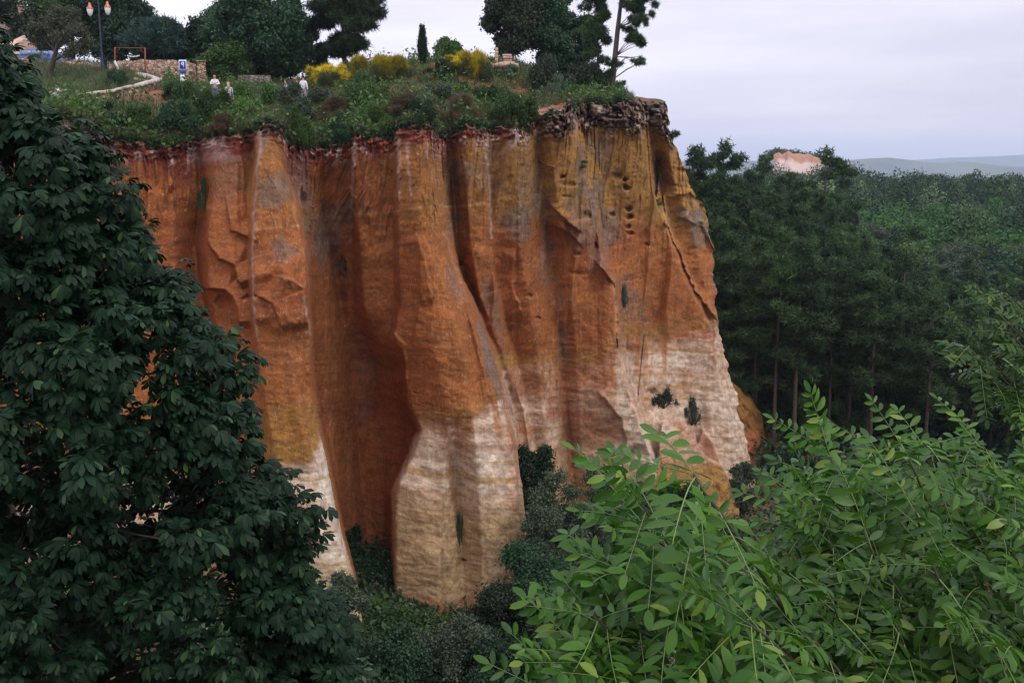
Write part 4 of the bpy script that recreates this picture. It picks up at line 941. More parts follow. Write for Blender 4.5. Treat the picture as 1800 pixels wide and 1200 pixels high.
# ------------------------------------------------------------------ shrubs on the slope
def hs(kind, name, label, px, pyb, wpx, hpx, group=None, v=None):
    p = hill_at(px, pyb); s_ = p[1] / FPX
    return put(kind, name, label, 'shrub', p, wpx / 2 * s_ * 1.05, hpx * s_, group, v=v)
for a in [
 ('broom', 'broom_shrub', 'leftmost yellow flowering broom beside the three visitors', 578, 152, 70, 44),
 ('broom', 'broom_shrub', 'widest yellow flowering broom below the ragged pine', 676, 144, 92, 52),
 ('broom', 'broom_shrub', 'yellow-topped broom left of the pale ruined pillar', 834, 138, 64, 56),
 ('broomlow', 'broom_shrub', 'thin yellow broom between the round bush and the dark bush', 790, 128, 46, 26),
 ('grey', 'grey_shrub', 'silver-grey shrub between two yellow brooms', 608, 138, 50, 34),
 ('holm', 'dark_shrub', 'round dark bush at the foot of the cypress', 769, 138, 46, 32),
 ('grey', 'grey_shrub', 'low bluish cushion shrub below the ruined block', 892, 134, 44, 20),
 ('dark', 'dark_shrub', 'small dark bush above the grass bank beside the rust frame', 204, 152, 40, 30),
 ('dark', 'dark_shrub', 'little round bush growing against the low coped wall', 147, 206, 30, 32),
 ('green', 'green_shrub', 'bright bush right below the parking sign', 322, 178, 62, 46),
 ('dark', 'dark_shrub', 'large dark bush hanging over the rim below the parking sign', 312, 238, 96, 72),
 ('green', 'green_shrub', 'tall light green bush right of the blonde woman', 442, 216, 92, 72),
 ('green', 'green_shrub', 'low bush in front of the standing man', 372, 222, 70, 56),
 ('green', 'green_shrub', 'dense green bush at the slope centre under the wide broom', 642, 190, 84, 58),
 ('dark', 'dark_shrub', 'dark bush on the rim between the two main rock ribs', 742, 216, 50, 46),
 ('green', 'green_shrub', 'rim bush spilling down beside the first pale pillar top', 522, 262, 52, 58),
 ('green', 'green_shrub', 'bushes heaped at the rim left of the middle pillar', 668, 232, 74, 48),
 ('dark', 'dark_shrub', 'dull bush in the shaded notch left of the middle pillar', 600, 250, 50, 40),
 ('green', 'green_shrub', 'bright green bush at the rim left of the bare pink scar', 902, 216, 74, 58),
 ('green', 'green_shrub', 'spreading bush above the bright rim bush', 862, 184, 70, 40),
 ('dark', 'dark_shrub', 'dark green bush at the left rim above the red soil', 200, 236, 84, 46),
 ('green', 'green_shrub', 'leafy bush at the rim directly right of the chestnut top', 246, 232, 70, 48),
 ('holm', 'holm_shrub', 'large clipped-looking bush mass left of the leaning pine', 970, 166, 76, 66),
 ('holm', 'holm_shrub', 'rounded brownish bush touching the leaning pine trunk', 1036, 166, 68, 66),
 ('grey', 'grey_shrub', 'pale grey-green bush in front of the hilltop bush mass', 974, 170, 36, 44),
 ('green', 'green_shrub', 'low green bush on the crust just left of the pine foot', 1020, 174, 44, 24),
 ('grey', 'grey_shrub', 'grassy grey bush on the slope below the dark round bush', 778, 174, 72, 34),
 ('brush', 'dry_brush', 'brown dry brush on the slope above the middle pillar', 716, 206, 90, 34),
 ('brush', 'dry_brush', 'brown dry brush between slope bushes under the first broom', 590, 218, 80, 36),
 ('brush', 'dry_brush', 'dry tangled brush on the rim above the second grooved wall', 812, 212, 66, 34),
 ('grey', 'grey_shrub', 'feathery pale bush left of the three visitors', 480, 184, 60, 34),
 ('grey', 'grey_shrub', 'feathery pale bush directly in front of the three visitors', 520, 212, 80, 60),
 ('green', 'green_shrub', 'low leafy bush in front of the two people by the parking sign', 400, 206, 60, 42),
 ('grey', 'grey_shrub', 'feathery pale bush right of the three visitors', 560, 184, 66, 36),
 ('brush', 'dry_brush', 'dry brush at the rim above the left red wall', 396, 236, 52, 30),
]: hs(*a)

# shrubs and tufts rooted in the rock face
def surfD(px, py):
    i = int(np.argmin(np.abs(PYg[:, int(np.argmin(np.abs(PXg[NR // 2] - px)))] - py))); j = int(np.argmin(np.abs(PXg[i] - px))); return float(Dg[i, j])
def ws(kind, label, px, pyb, wpx, hpx, dd=.1, name='rock_shrub', ry=.5):
    D = surfD(px, pyb) - dd; p = at(px, pyb, D); s_ = D / FPX
    return put(kind + 'wall', name, label, 'shrub', p, wpx / 2 * s_, hpx * s_, rz=rng.uniform(-.2, .2), ry=wpx / 2 * s_ * ry)
for a in [
 ('dark', 'narrow dark creeper in the gully of the left wall', 361, 362, 26, 66),
 ('grey', 'small dark tuft on the ridge below the row of pockets', 1096, 536, 24, 42),
 ('green', 'bright tiny tuft on the yellow rib near the right edge', 1158, 360, 20, 14),
 ('green', 'faint green tuft on the yellow face below the crust', 1022, 294, 34, 12),
 ('grey', 'upper thin shrub clinging in the shaded recess wall', 606, 470, 22, 50),
 ('brush', 'wispy tuft at the top of the recess beside the first pillar', 534, 350, 16, 30),
 ('holm', 'dark sprawling shrub on the ledge of the pink and white wall', 1166, 712, 58, 42),
 ('grey', 'grey branching shrub right of the ledge shrub', 1216, 742, 44, 54),
 ('dark', 'dark moss-green shrub in the cleft of the middle pillar', 808, 948, 16, 74),
]: ws(*a)

# ------------------------------------------------------------------ undergrowth on hill and valley floor (uncountable)
def scatter(n, fz, mat, name, label, size, tm, cat='undergrowth', lift=0.0):
    P = fz(n); V, F = place(tm, P + np.column_stack([np.zeros(len(P)), np.zeros(len(P)), lift * (1 + (4 if lift > .15 else 0) * rng.random(len(P)) ** 2 * np.clip(.5 + 2 * fbm(P[:, 0] * .35, P[:, 1] * .35, 0, 3, 731), 0, 2))]), frames(rdir(len(P)) * np.array([1, 1, .4]), rdir(len(P)) * .5 + np.array([0, 0, 1.0])), size * rng.uniform(.6, 1.4, len(P)))
    o = mesh(name, V, F, mat); tag(o, label, cat, kind='stuff'); return o
def hill_rand(n, p0, p1, cond=None, pw=1.6):
    px = rng.uniform(p0, p1, n); f = rng.random(n) ** pw; D0 = rimD(px) + .25; D = D0 + f * (96 - D0)
    P = hillpt(px, D) if False else None
    # vectorised hill point
    Dk, Zk = hill_nodes(px); z = np.zeros(n)
    for k in range(Dk.shape[1] - 1):
        m = (D >= Dk[:, k]) & (D < Dk[:, k + 1]); t_ = (D - Dk[:, k]) / (Dk[:, k + 1] - Dk[:, k] + 1e-9); z = np.where(m, Zk[:, k] + t_ * (Zk[:, k + 1] - Zk[:, k]), z)
    z = z + hnoise(px, D); yc = z / D; t_ = D / (CP + (yc * CP + SP) / (CP - yc * SP) * SP)
    P = np.stack([(px - 900) / FPX * t_, D, z], -1)
    if cond is not None: P = P[cond(px, D, P)]
    return P
def brushcond(px, D, P):
    bankz = (px < 268) & (D > 63.0) & (D < 86)
    keep = fbm(P[:, 0] * .3, P[:, 1] * .3, 0, 3, 701) + .35 * rng.random(len(P)) > -.02
    scar = (px > 935) & (px < 1010) & (D < rimD(px) + 6)
    return keep & ~bankz & ~scar & (px < 1105) & ~((px < 292) & (D > 61.3))
scatter(13000, lambda n: hill_rand(n, -120, 1100, brushcond), M['broad'], 'undergrowth', 'green undergrowth between the bushes of the hill slope', .24, CLUMPS, lift=.2)
scatter(14000, lambda n: hill_rand(n, -120, 1100, brushcond), M['dry'], 'dry_undergrowth', 'brown dry undergrowth on the hill slope', .50, BLADE, lift=.0)
scatter(26000, lambda n: hill_rand(n, -120, 1110, lambda px, D, P: ~((px > 935) & (px < 1010) & (D < rimD(px) + 5)) & ~((px < 290) & (D > 60) & (D < 64.3))), M['grass'], 'grass', 'rough grass over the hill slope and the bank', .42, BLADE)
scatter(9000, lambda n: hill_rand(n * 3, -60, 262, lambda px, D, P: (D > 63.4) & (D < 84)), M['grass'], 'grass', 'short mown-looking grass on the bank below the blue car', .15, BLADE)
scatter(2500, lambda n: hill_rand(n, 60, 1100, lambda px, D, P: D < rimD(px) + 1.1, pw=7), M['dark'] if 'dark' in M else M['oak'], 'rim_plants', 'ragged plants hanging along the cliff rim', .22, CLUMPS)
def valley(n):
    px = rng.uniform(300, 2100, n); D = rng.uniform(32, 82, n); x = (px - 900) / FPX * D * 1.1
    P = np.stack([x, D, groundz(x, D)], -1)
    return P[fbm(x * .2, D * .2, 0, 3, 711) + .5 * rng.random(len(P)) > -.1]
scatter(20000, valley, M['oak'], 'undergrowth', 'dark undergrowth covering the valley floor', .34, CLUMPS, lift=.2)
scatter(12000, valley, M['olive'], 'undergrowth', 'grey-green low plants on the valley floor', .30, CLUMPS, lift=.25)
scatter(5200, lambda n: (lambda px, D: np.stack([(px - 900) / FPX * D * 1.05, D, groundz((px - 900) / FPX * D * 1.05, D)], -1))(rng.uniform(1330, 1950, n), rng.uniform(78, 125, n)), M['oak'], 'undergrowth', 'dark undergrowth on the floor of the pine wood', .55, CLUMPS, lift=.5)
scatter(260, lambda n: np.concatenate([valley(n)]), M['white_flower'], 'wildflowers', 'tiny white wildflowers among the valley plants', .10, CLUMPS, cat='flowers', lift=.9)

# valley shrubs
def vs(kind, label, px, pyt, D, wpx, hpx, name='valley_shrub', group=None):
    x = float(at(px, 1000, D)[0]); z = float(groundz(x, D)[0]); top = float(at(px, pyt, D)[2]); s_ = D / FPX
    z = min(z, top - hpx * s_ * .8); h = top - z + .3; rw = wpx / 2 * s_
    mk_, tm_, lf = {'dark': ('oak', CLUMPS, .16), 'grey': ('olive', CLUMPS, .13), 'holm': ('holm', CLUMPS, .15), 'green': ('broad', CLUMPS, .14)}[kind]
    t = empty(name, (x, D, z), rng.uniform(0, 6)); tag(t, label, 'shrub', group)
    b = envelope(int(20 + 5 * h), rw, .0, h * .98, min(rw, h) * .26, int(px) + 7, .9, .95)
    k = [q for q in b]; 
    limbs('stem', [(0, 0, -.5), (.1, 0, h * .3), (0, .1, h * .6)], b, .09, M['bark'], t, 5, 12)
    foliage('crown', k, 230 if rw * h < 9 else 300, lf, M[mk_], t, tm_, up=.7, shell=.9)
    return t
for a in [
 ('dark', 'tall dark climbing bush against the right side of the middle pillar', 938, 768, 61, 84, 150),
 ('grey', 'broad grey-green bush right of the foot of the middle pillar', 988, 832, 52, 170, 170),
 ('grey', 'grey-green bush behind the feathery locust tip', 1084, 800, 58, 130, 160),
 ('dark', 'dark bush hiding the lower right foot of the middle pillar', 930, 962, 47, 170, 170),
 ('grey', 'thin grey bush before the pale foot of the middle pillar', 944, 905, 50, 70, 150),
 ('holm', 'dark heap of scrub left of the hanging locust leaves', 870, 1040, 44, 200, 160),
 ('dark', 'columnar dark bush at the back of the deep recess', 622, 925, 57, 40, 150),
 ('dark', 'dark bush filling the floor of the deep recess', 656, 985, 55, 92, 120),
 ('green', 'green bush at the left foot of the middle pillar', 660, 1058, 46, 130, 140),
 ('grey', 'grey leafy bush at the foot of the first pillar', 600, 1010, 41.5, 80, 140),
 ('green', 'flowering low bush in front of the middle pillar base', 745, 1082, 44.5, 120, 120),
 ('grey', 'grey-green bush below the middle pillar at the bottom edge', 800, 1108, 41, 180, 120),
 ('dark', 'dark bush in the lower left corner of the ravine opening', 680, 1120, 40, 150, 120),
 ('dark', 'dark bottom bush between the chestnut and the locust', 900, 1130, 40, 200, 130),
 ('grey', 'pale bush at the foot of the yellow front spur', 1300, 818, 71, 56, 100),
 ('dark', 'low dark bush at the foot of the white right wall', 1180, 850, 66, 120, 90),
 ('dark', 'rounded dark bush before the low yellow buttress', 1382, 790, 77, 70, 110),
 ('dark', 'shaded bush at the foot of the rust coloured bank', 1450, 812, 76, 110, 110),
 ('holm', 'shaded scrub under the tall pines', 1540, 790, 76, 150, 130),
]: vs(*a)

# ------------------------------------------------------------------ the wood on the right
def pine_variant(seed, h=15., z0=.38, rw=2.5, mat='pine', nb=26):
    r = random.Random(seed)
    b = envelope(nb, rw, z0 * h, h * .98, rw * .30, seed, .5, 1.0, .35) + [(0, 0, h * .9, rw * .28, rw * .28, rw * .3)]
    tr = [(.25 * math.sin(3 * f + seed) * f, .25 * math.cos(2 * f + seed) * f, -.8 + f * (h * .86 + .8)) for f in np.linspace(0, 1, 7)]
    a = limbs('trunk', tr, b, .20, M['pine_bark'], None, 6, 12); c = foliage('crown', b, 62, .46, M[mat], None, TUFTS, shell=.7)
    out = [('trunk', a.data), ('crown', c.data)]
    bpy.data.objects.remove(a); bpy.data.objects.remove(c); return out
VAR['pine'] = [pine_variant(900 + i, z0=.16, mat='pine', nb=32) for i in range(5)]
VAR['pinetall'] = [pine_variant(920 + i, 20., .36, 2.9, nb=32) for i in range(3)]
VAR['pinetop'] = [pine_variant(960 + i, 15., .35, 2.6, nb=15) for i in range(3)]
def broad_variant(seed, mat):
    b = envelope(22, 2.6, 1.0, 7.6, 1.05, seed, .8, .88)
    a = limbs('trunk', [(0, 0, -.8), (.05, 0, 1.5), (.1, .1, 3.4), (0, .1, 5.2)], b, .16, M['bark'], None, 6, 9); c = foliage('crown', b, 60, .36, M[mat], None, CLUMPS, shell=.6)
    out = [('trunk', a.data), ('crown', c.data)]
    bpy.data.objects.remove(a); bpy.data.objects.remove(c); return out
VAR['wood'] = [broad_variant(940 + i, ('broad', 'oak', 'broad', 'olive')[i]) for i in range(4)]
SKYX = [1180, 1195, 1215, 1240, 1275, 1312, 1342, 1362, 1440, 1455, 1470, 1492, 1520, 1600, 1700, 1800, 2000]
SKYY = [300, 292, 262, 262, 236, 268, 268, 292, 292, 252, 262, 286, 288, 292, 296, 302, 304]
def tree_at(kind, name, label, px, D, top, H, group, cat='tree', sw=None):
    x = (px - 900) / FPX * D * (1 if top is None else 1.0); z = float(groundz(x, D)[0])
    zt = float(at(px, top, D)[2]); h = zt - z
    if h < 3.0: return None
    x = float(at(px, (top + 60), D)[0]); z = float(groundz(x, D)[0]); h = zt - z
    s_ = sw or (h / H * rng.uniform(.9, 1.15)); s_ = min(max(s_, .7), 1.25)
    return put(kind, name, label, cat, (x, D, z), s_, h / H, group)
special = [
 ('pinetop', 'tallest ragged-topped pine right of the cliff edge', 1276, 122, 232, 15.),
 ('pinetop', 'open-crowned pine nearest the cliff edge on the skyline', 1222, 116, 238, 15.),
 ('pinetop', 'skyline pine with an open crown just right of the ochre knoll', 1450, 128, 246, 15.),
 ('pinetop', 'skyline pine just left of the ochre knoll', 1342, 126, 262, 15.),
 ('pinetop', 'skyline pine low against the cliff edge', 1200, 112, 282, 15.),
 ('pinetop', 'small-topped pine right of the open-crowned skyline pine', 1478, 130, 268, 15.),
 ('pinetall', 'tall pine with bare reddish trunk at the left of the shaded grove', 1338, 86, 400, 20.),
 ('pinetall', 'tall pine whose thin trunk rises right of the yellow buttress', 1376, 83, 372, 20.),
 ('pinetall', 'tall pine with the thickest visible trunk over the rust coloured bank', 1411, 82, 405, 20.),
 ('pinetall', 'tall pine right of the rust coloured bank', 1470, 84, 440, 20.),
 ('pinetall', 'broad dark pine above the middle of the locust foliage', 1545, 82, 470, 20.),
 ('pinetall', 'shaded pine behind the right part of the locust foliage', 1640, 80, 500, 20.),
 ('pinetall', 'dark pine with a feathery crown left of the high locust spray', 1590, 92, 430, 20.),
 ('pinetall', 'dark pine under the high locust spray', 1720, 84, 520, 20.),
]
for k, lab, px, D, top, H in special: tree_at(k, 'pine_tree', lab, px, D, top, H, 'pines of the wood behind the cliff')
cnt = 0; D = 84.0; spots = []
while D < 425:
    s_ = 3.6 if D < 135 else (5.4 if D < 200 else 8.4)
    wpx = s_ / D * FPX; px = 1165 + rng.uniform(0, wpx)
    while px < 1960:
        spots.append((px + rng.uniform(-.3, .3) * wpx, D + rng.uniform(-.45, .45) * s_)); px += wpx * rng.uniform(.85, 1.2)
    D += s_ * .95
far_pts = []
for px, D in spots:
    if px < 1215 and D < 96: continue
    if abs(px - 1715) < 50 and 188 < D < 209: continue
    skyl = np.interp(px, SKYX, SKYY) + abs(rng.normal()) * 12 + 2
    if D < 135: skyl = max(skyl, np.interp(px, [1180, 1300, 1420, 1500, 1560, 1900], [300, 300, 330, 400, 455, 500]) + abs(rng.normal()) * 30 - max(0, D - 108) * 1.2)
    elif D < 245 and px > 1470: skyl = max(skyl, np.interp(D, [135, 245], [395, 330]) + abs(rng.normal()) * 12)
    x = (px - 900) / FPX * D; z = float(groundz(x, D)[0])
    broad = px > 1480 and 135 < D < 245 and fbm(px / 90, D / 30, 0, 2, 721) > -.15
    Hh = rng.uniform(5, 8.5) if broad else (rng.uniform(12, 17.5) if D < 135 else rng.uniform(5.5, 13))
    zs_ = float(at(px, skyl, D)[2]); Hh = min(Hh, zs_ - z)
    if Hh < 3: continue
    top_row = float(600 - FPX * ((D * SP + (z + Hh) * CP) / (D * CP - (z + Hh) * SP)))
    if D < 182 and cnt < 284:
        g = 'broadleaf trees of the valley wood' if broad else 'pines of the wood behind the cliff'
        lab = 'leafy light green broadleaf tree in the valley beyond the pines' if broad else 'dark pine in the crowded wood behind the cliff'
        o = tree_at('wood' if broad else 'pine', 'broadleaf_tree' if broad else 'pine_tree', lab, px, D, top_row, 7.6 if broad else 15., g)
        cnt += o is not None
    else: far_pts.append((float(at(px, 330, D)[0]), D, z, Hh, broad))
def far_wood(sel, name, label, mat, leaf, n):
    P = []; DN = []
    for x, y, z, h, b in sel:
        rw = 2.1 + .12 * h; d = rdir(n) * (1 - .45 * rng.random((n, 1)) ** 1.5)
        sq = rng.uniform(.75, 1.15); P.append(np.array([x, y, z + h * .58]) + d * np.array([rw * sq, rw * sq, h * .42]) * (1 + .30 * vnoise(d[:, 0] * 1.7, d[:, 1] * 1.7, d[:, 2] * 1.7 + x, 3))[:, None]); DN.append(d)
    P = np.concatenate(P); DN = np.concatenate(DN); V, F = place([RH], P, frames(rdir(len(P)), DN * 1.1 + rdir(len(P)) * .28), leaf * rng.uniform(.7, 1.4, len(P)))
    tag(mesh(name, V, F, mat), label, 'wood', kind='stuff')
for kk, (lab_, mat_) in enumerate((('dark pine crowns of the wood covering the far slopes up to the horizon', 'pine_far'), ('mid-green crowns scattered through the far wood', 'pine_far_mid'), ('paler olive crowns dotted through the far wood', 'pine_far_pale'), ('nearly black crowns among the far wood', 'pine_far_dark'))):
    far_wood([p for i, p in enumerate(q_ for q_ in far_pts if not q_[4]) if (i * 7919 % 10) in ((0, 1, 2, 3), (4, 5, 6), (7,), (8, 9))[kk]], 'forest', lab_, M[mat_], .75, 380)
fb = [p for p in far_pts if p[4]]
if fb: far_wood(fb, 'forest', 'lighter green broadleaf wood in the middle of the valley', M['broad_far'], .7, 380)
kt = []
for i in range(46):
    uu_ = rng.uniform(-1, 1); kt.append((float(at(1402 + uu_ * 56, 300, 486)[0]), 486 + rng.uniform(-4, 10), float(at(1402, 272 + 5 * uu_ + 8 * abs(uu_) ** 3, 486)[2]) - 2.0, rng.uniform(2.2, 5.2), False))
far_wood(kt, 'treeline', 'dark low trees fringing the top of the ochre knoll', M['pine'], .9, 120)
kt = [(float(at(px, 300, 455)[0]), 455 + rng.uniform(-8, 8), -14, 12.5 + rng.uniform(-1, 1.5) + 4.5 * (abs(px - 1402) > 30), False) for px in np.linspace(1310, 1500, 44)]
far_wood(kt, 'forest', 'dark treetops below the ochre knoll', M['pine'], .9, 260)

# ================================================================== walls, path, house, car, sign, lamp
M['stone'] = None
def stonemat(name, c1, c2, scale, mortar):
    m, t, b = mat_base(name); L = t.links.new; N = t.nodes.new
    tc = N('ShaderNodeTexCoord'); mp = N('ShaderNodeMapping'); mp.inputs['Scale'].default_value = (1, 1, 1.6); L(tc.outputs['Object'], mp.inputs['Vector'])
    v = N('ShaderNodeTexVoronoi'); v.feature = 'F1'; v.inputs['Scale'].default_value = scale; L(mp.outputs[0], v.inputs['Vector'])
    e = N('ShaderNodeTexVoronoi'); e.feature = 'DISTANCE_TO_EDGE'; e.inputs['Scale'].default_value = scale; L(mp.outputs[0], e.inputs['Vector'])
    r = N('ShaderNodeValToRGB'); r.color_ramp.elements[0].color = c1 + (1,); r.color_ramp.elements[1].color = c2 + (1,)
    sp = N('ShaderNodeSeparateColor'); L(v.outputs['Color'], sp.inputs[0]); L(sp.outputs[0], r.inputs[0])
    r2 = N('ShaderNodeValToRGB'); r2.color_ramp.elements[0].position = .0; r2.color_ramp.elements[1].position = .09
    r2.color_ramp.elements[0].color = (0, 0, 0, 1); L(e.outputs['Distance'], r2.inputs[0])
    mx = N('ShaderNodeMix'); mx.data_type = 'RGBA'; L(r2.outputs[0], mx.inputs[0]); mx.inputs[6].default_value = mortar + (1,); L(r.outputs[0], mx.inputs[7])
    L(mx.outputs[2], b.inputs['Base Color']); b.inputs['Roughness'].default_value = .95
    bp = N('ShaderNodeBump'); bp.inputs['Distance'].default_value = .05; L(r2.outputs[0], bp.inputs['Height']); L(bp.outputs[0], b.inputs['Normal'])
    return m
M['stone'] = stonemat('rubble_stone', (.22, .13, .085), (.52, .37, .25), 3.4, (.07, .045, .035))
M['shadedstone'] = stonemat('shaded_rubble_stone', (.10, .085, .07), (.22, .19, .16), 3.4, (.04, .035, .03))  # darker copy of the rubble stone, tree shade put into the colour
M['coping'] = simple('pale_coping', (.52, .47, .40), .85, var=.2, scale=3, bump=.01)
M['rust'] = simple('rusty_red_steel', (.26, .060, .040), .6, var=.25)
M['lamp_blue'] = simple('dark_blue_iron', (.022, .034, .060), .5, var=.15)
M['copper'] = simple('copper', (.55, .17, .09), .4, metal=.5)
M['milk'] = simple('milk_glass', (.80, .80, .78), .25, var=.03)
M['white'] = simple('white_paint', (.80, .80, .80), .5, var=.04)
M['sign_blue'] = simple('sign_blue', (.020, .070, .42), .4, var=.04)
M['plaster'] = simple('plaster', (.42, .30, .21), .9, var=.12, bump=.01)
M['rooftile'] = simple('roof_tile', (.22, .155, .125), .9, var=.35, scale=5, bump=.03)
M['litrooftile'] = simple('lit_roof_tile', (.66, .47, .36), .9, var=.25, scale=5, bump=.03)  # light on the roof painted in as a paler tile colour
M['wood'] = simple('brown_boards', (.13, .055, .03), .8, var=.3, bump=.01)
M['carblue'] = simple('blue_car_paint', (.07, .15, .42), .3, var=.03, spec=.6)
M['glass'] = simple('car_glass', (.16, .21, .27), .08, var=.02, spec=.9)
M['rubber'] = simple('tyre_rubber', (.02, .02, .02), .8)
M['steel'] = simple('grey_steel', (.30, .30, .32), .4, metal=.7)
M['yellow'] = simple('yellow_lamp', (.75, .55, .08), .3)
def strip_wall(mb, pts, thick, z0, z1, sub=1):
    """wall along pts (x,y,z ground); z0 below ground, z1 above"""
    pts = np.asarray(pts, float); d = np.gradient(pts[:, :2], axis=0); d /= np.linalg.norm(d, axis=1, keepdims=True) + 1e-9
    nrm = np.stack([-d[:, 1], d[:, 0]], -1) * thick / 2
    V = []
    for s_, z in ((-1, z0), (-1, z1), (1, z1), (1, z0)):
        zz = pts[:, 2] + (np.asarray(z) if np.ndim(z) else z); V.append(np.column_stack([pts[:, :2] + s_ * nrm, zz]))
    V = np.stack(V, 1); n = len(pts); Q = []
    for i in range(n - 1):
        for k in range(4): Q.append((i * 4 + k, (i + 1) * 4 + k, (i + 1) * 4 + (k + 1) % 4, i * 4 + (k + 1) % 4))
    Q += [(0, 1, 2, 3), ((n - 1) * 4 + 3, (n - 1) * 4 + 2, (n - 1) * 4 + 1, (n - 1) * 4)]
    mb.add(V.reshape(-1, 3), Q)
def densify(p, n):
    p = np.asarray(p, float); t = np.concatenate([[0], np.cumsum(np.linalg.norm(np.diff(p, axis=0), axis=1))]); u_ = np.linspace(0, t[-1], n)
    return np.stack([np.interp(u_, t, p[:, k]) for k in range(p.shape[1])], -1)
# low retaining wall with pale coping along the bank foot
lp = densify([hill_at(x, y) for x, y in ((94, 187), (115, 186), (140, 183), (165, 178), (205, 172), (240, 164), (262, 158), (280, 151))], 26)
o_ = lp.mean(0); t = empty('low_wall', o_); tag(t, 'low stone wall with pale coping curving below the grass bank', 'wall')
top = .12 + .04 * np.sin(np.arange(26) * 1.3)
mb = MB(); strip_wall(mb, lp - o_, .30, -.9, .34); mb.build('wall', M['stone'], t)
mb = MB()
for i in range(0, 25):
    seg = densify((lp - o_)[i:i + 2] + np.array([0, 0, rng.uniform(-.02, .03)]), 2); e = (seg[1] - seg[0]) * .03; seg[0] += e; seg[1] -= e
    if i not in (18, 19): strip_wall(mb, seg, .46, .342, .52)
mb.build('coping', M['coping'], t)
lp = densify([hill_at(x, y) for x, y in ((243, 136), (256, 138), (268, 142), (280, 147))], 9)
o_ = lp.mean(0); mb = MB(); strip_wall(mb, lp - o_, .34, -.3, .34)
t = mb.build('kerb', M['coping'], None); t.location = o_; tag(t, 'pale kerb curving from the rust frame down to the low wall', 'kerb')
# path between kerb and low wall
pa = [hill_at(x, y) for x, y in ((236, 139), (262, 143), (284, 149), (300, 158))]
pa = densify(pa, 14); mb = MB(); strip_wall(mb, pa, 1.6, -.3, .03); o = mb.build('path', M['plaster']); tag(o, 'narrow beaten path at the end of the low wall', 'path', kind='structure')
# rubble wall behind the lawn
def wallpts(rows): return np.array([at(x, yb, D) for x, yb, D in rows]), np.array([float(at(x, yt, D)[2] - at(x, yb, D)[2]) for (x, yb, D), yt in zip(rows, WT)])
WT = [101, 107, 112, 113, 107, 106, 106, 108, 113]
rows = [(30, 124, 82), (90, 128, 82), (150, 131, 81), (203, 134, 80), (216, 138, 79.5), (250, 142, 78), (285, 146, 77), (318, 152, 76), (342, 156, 75)]
wp, wh = wallpts(rows); wpD = densify(np.column_stack([wp, wh]), 40)
o_ = wp.mean(0); t = empty('stone_wall', o_); tag(t, 'long rubble stone wall behind the grass bank', 'wall')
mb = MB(); strip_wall(mb, wpD[:, :3] - o_, .45, -1.2, wpD[:, 3] + .06 * rng.normal(size=40)); mb.build('wall', M['stone'], t)
e_ = at(356, 156, 74.5); zt = float(at(356, 109, 74.5)[2]); mb = MB(); mb.box((0, 0, (zt - e_[2]) / 2 - .3), (.62, .6, zt - e_[2] + .6), .3, taper=.94)
mb.box((0, 0, zt - e_[2] + .03), (.70, .68, .1), .3); o = mb.build('gate_pier', M['stone']); o.location = e_; tag(o, 'square rubble pier ending the stone wall beside the parking sign', 'pillar')
wq = [at(x, 150, 80) for x in (420, 440, 460, 476)]; wq = densify(wq, 8)
o_ = wq.mean(0); mb = MB(); strip_wall(mb, wq - o_, .4, -1, .75); o = mb.build('stone_wall', M['shadedstone']); o.location = o_; tag(o, 'short piece of grey stone wall coloured dark for shade and glimpsed under the large dark oak', 'wall')

# houses
def house(name, label, c, wx, wy, hw, hr, rz, wallm, roofm, chim=None, hip=.0, win=True):
    t = empty(name, c, rz); tag(t, label, 'house')
    mb = MB(); mb.box((0, 0, hw / 2), (wx, wy, hw)); 
    if not hip: mb.prism([(-wx / 2, hw), (wx / 2, hw), (0, hw + hr)], -wy / 2, wy / 2) if False else mb.prism([(-wx / 2 + .02, hw), (wx / 2 - .02, hw), (0, hw + hr - .05)], -wy / 2 + .02, wy / 2 - .02)
    mb.build('wall', wallm, t)
    mb = MB(); ov = .35; a, b_ = wx / 2 + ov, wy / 2 + ov; z = hw - .12; r_ = hip * wy / 2
    V = [(-a, -b_, z), (a, -b_, z), (a, b_, z), (-a, b_, z), (0, -b_ + r_, hw + hr), (0, b_ - r_, hw + hr)]
    V = V + [(x, y, zz - .14) for x, y, zz in V]
    mb.add(V, [(1, 2, 5, 4), (3, 0, 4, 5), (8, 7, 10, 11), (6, 9, 11, 10), (1, 7, 8, 2), (0, 3, 9, 6)], [(0, 1, 4), (2, 3, 5), (7, 6, 10), (9, 8, 11)])
    rows_ = 16
    for sgn in (-1, 1):
        for k in range(rows_):
            y0 = -b_ + .1 + (2 * b_ - .2) * (k + .5) / rows_; f = min(1, (b_ - abs(y0)) / max(r_, .01)) if hip else 1
            mb.tube([(sgn * a, y0, z + .03), (sgn * a * (1 - f), y0, z + .03 + (hw + hr - z) * f)], .07, 5)
    mb.tube([(0, -b_ + r_, hw + hr + .04), (0, b_ - r_, hw + hr + .04)], .13, 6)
    rf = mb.build('roof', roofm, t)
    if chim:
        x, y, zc, cw, ch = chim; mb = MB(); mb.box((x, y, zc), (cw, cw * .8, ch)); mb.box((x, y, zc + ch / 2 + .06), (cw * 1.2, cw, .12)); mb.build('chimney', M['stone'], rf)
    if win:
        for x in (-wx * .28, wx * .28):
            mb = MB(); mb.box((x, -wy / 2 - .02, hw * .55), (.9, .06, 1.2)); wv = mb.build('window', M['wood'], t)
            mb = MB(); mb.box((x, -wy / 2 - .055, hw * .55), (.74, .02, 1.04)); mb.build('pane', M['glass'], wv)
    return t
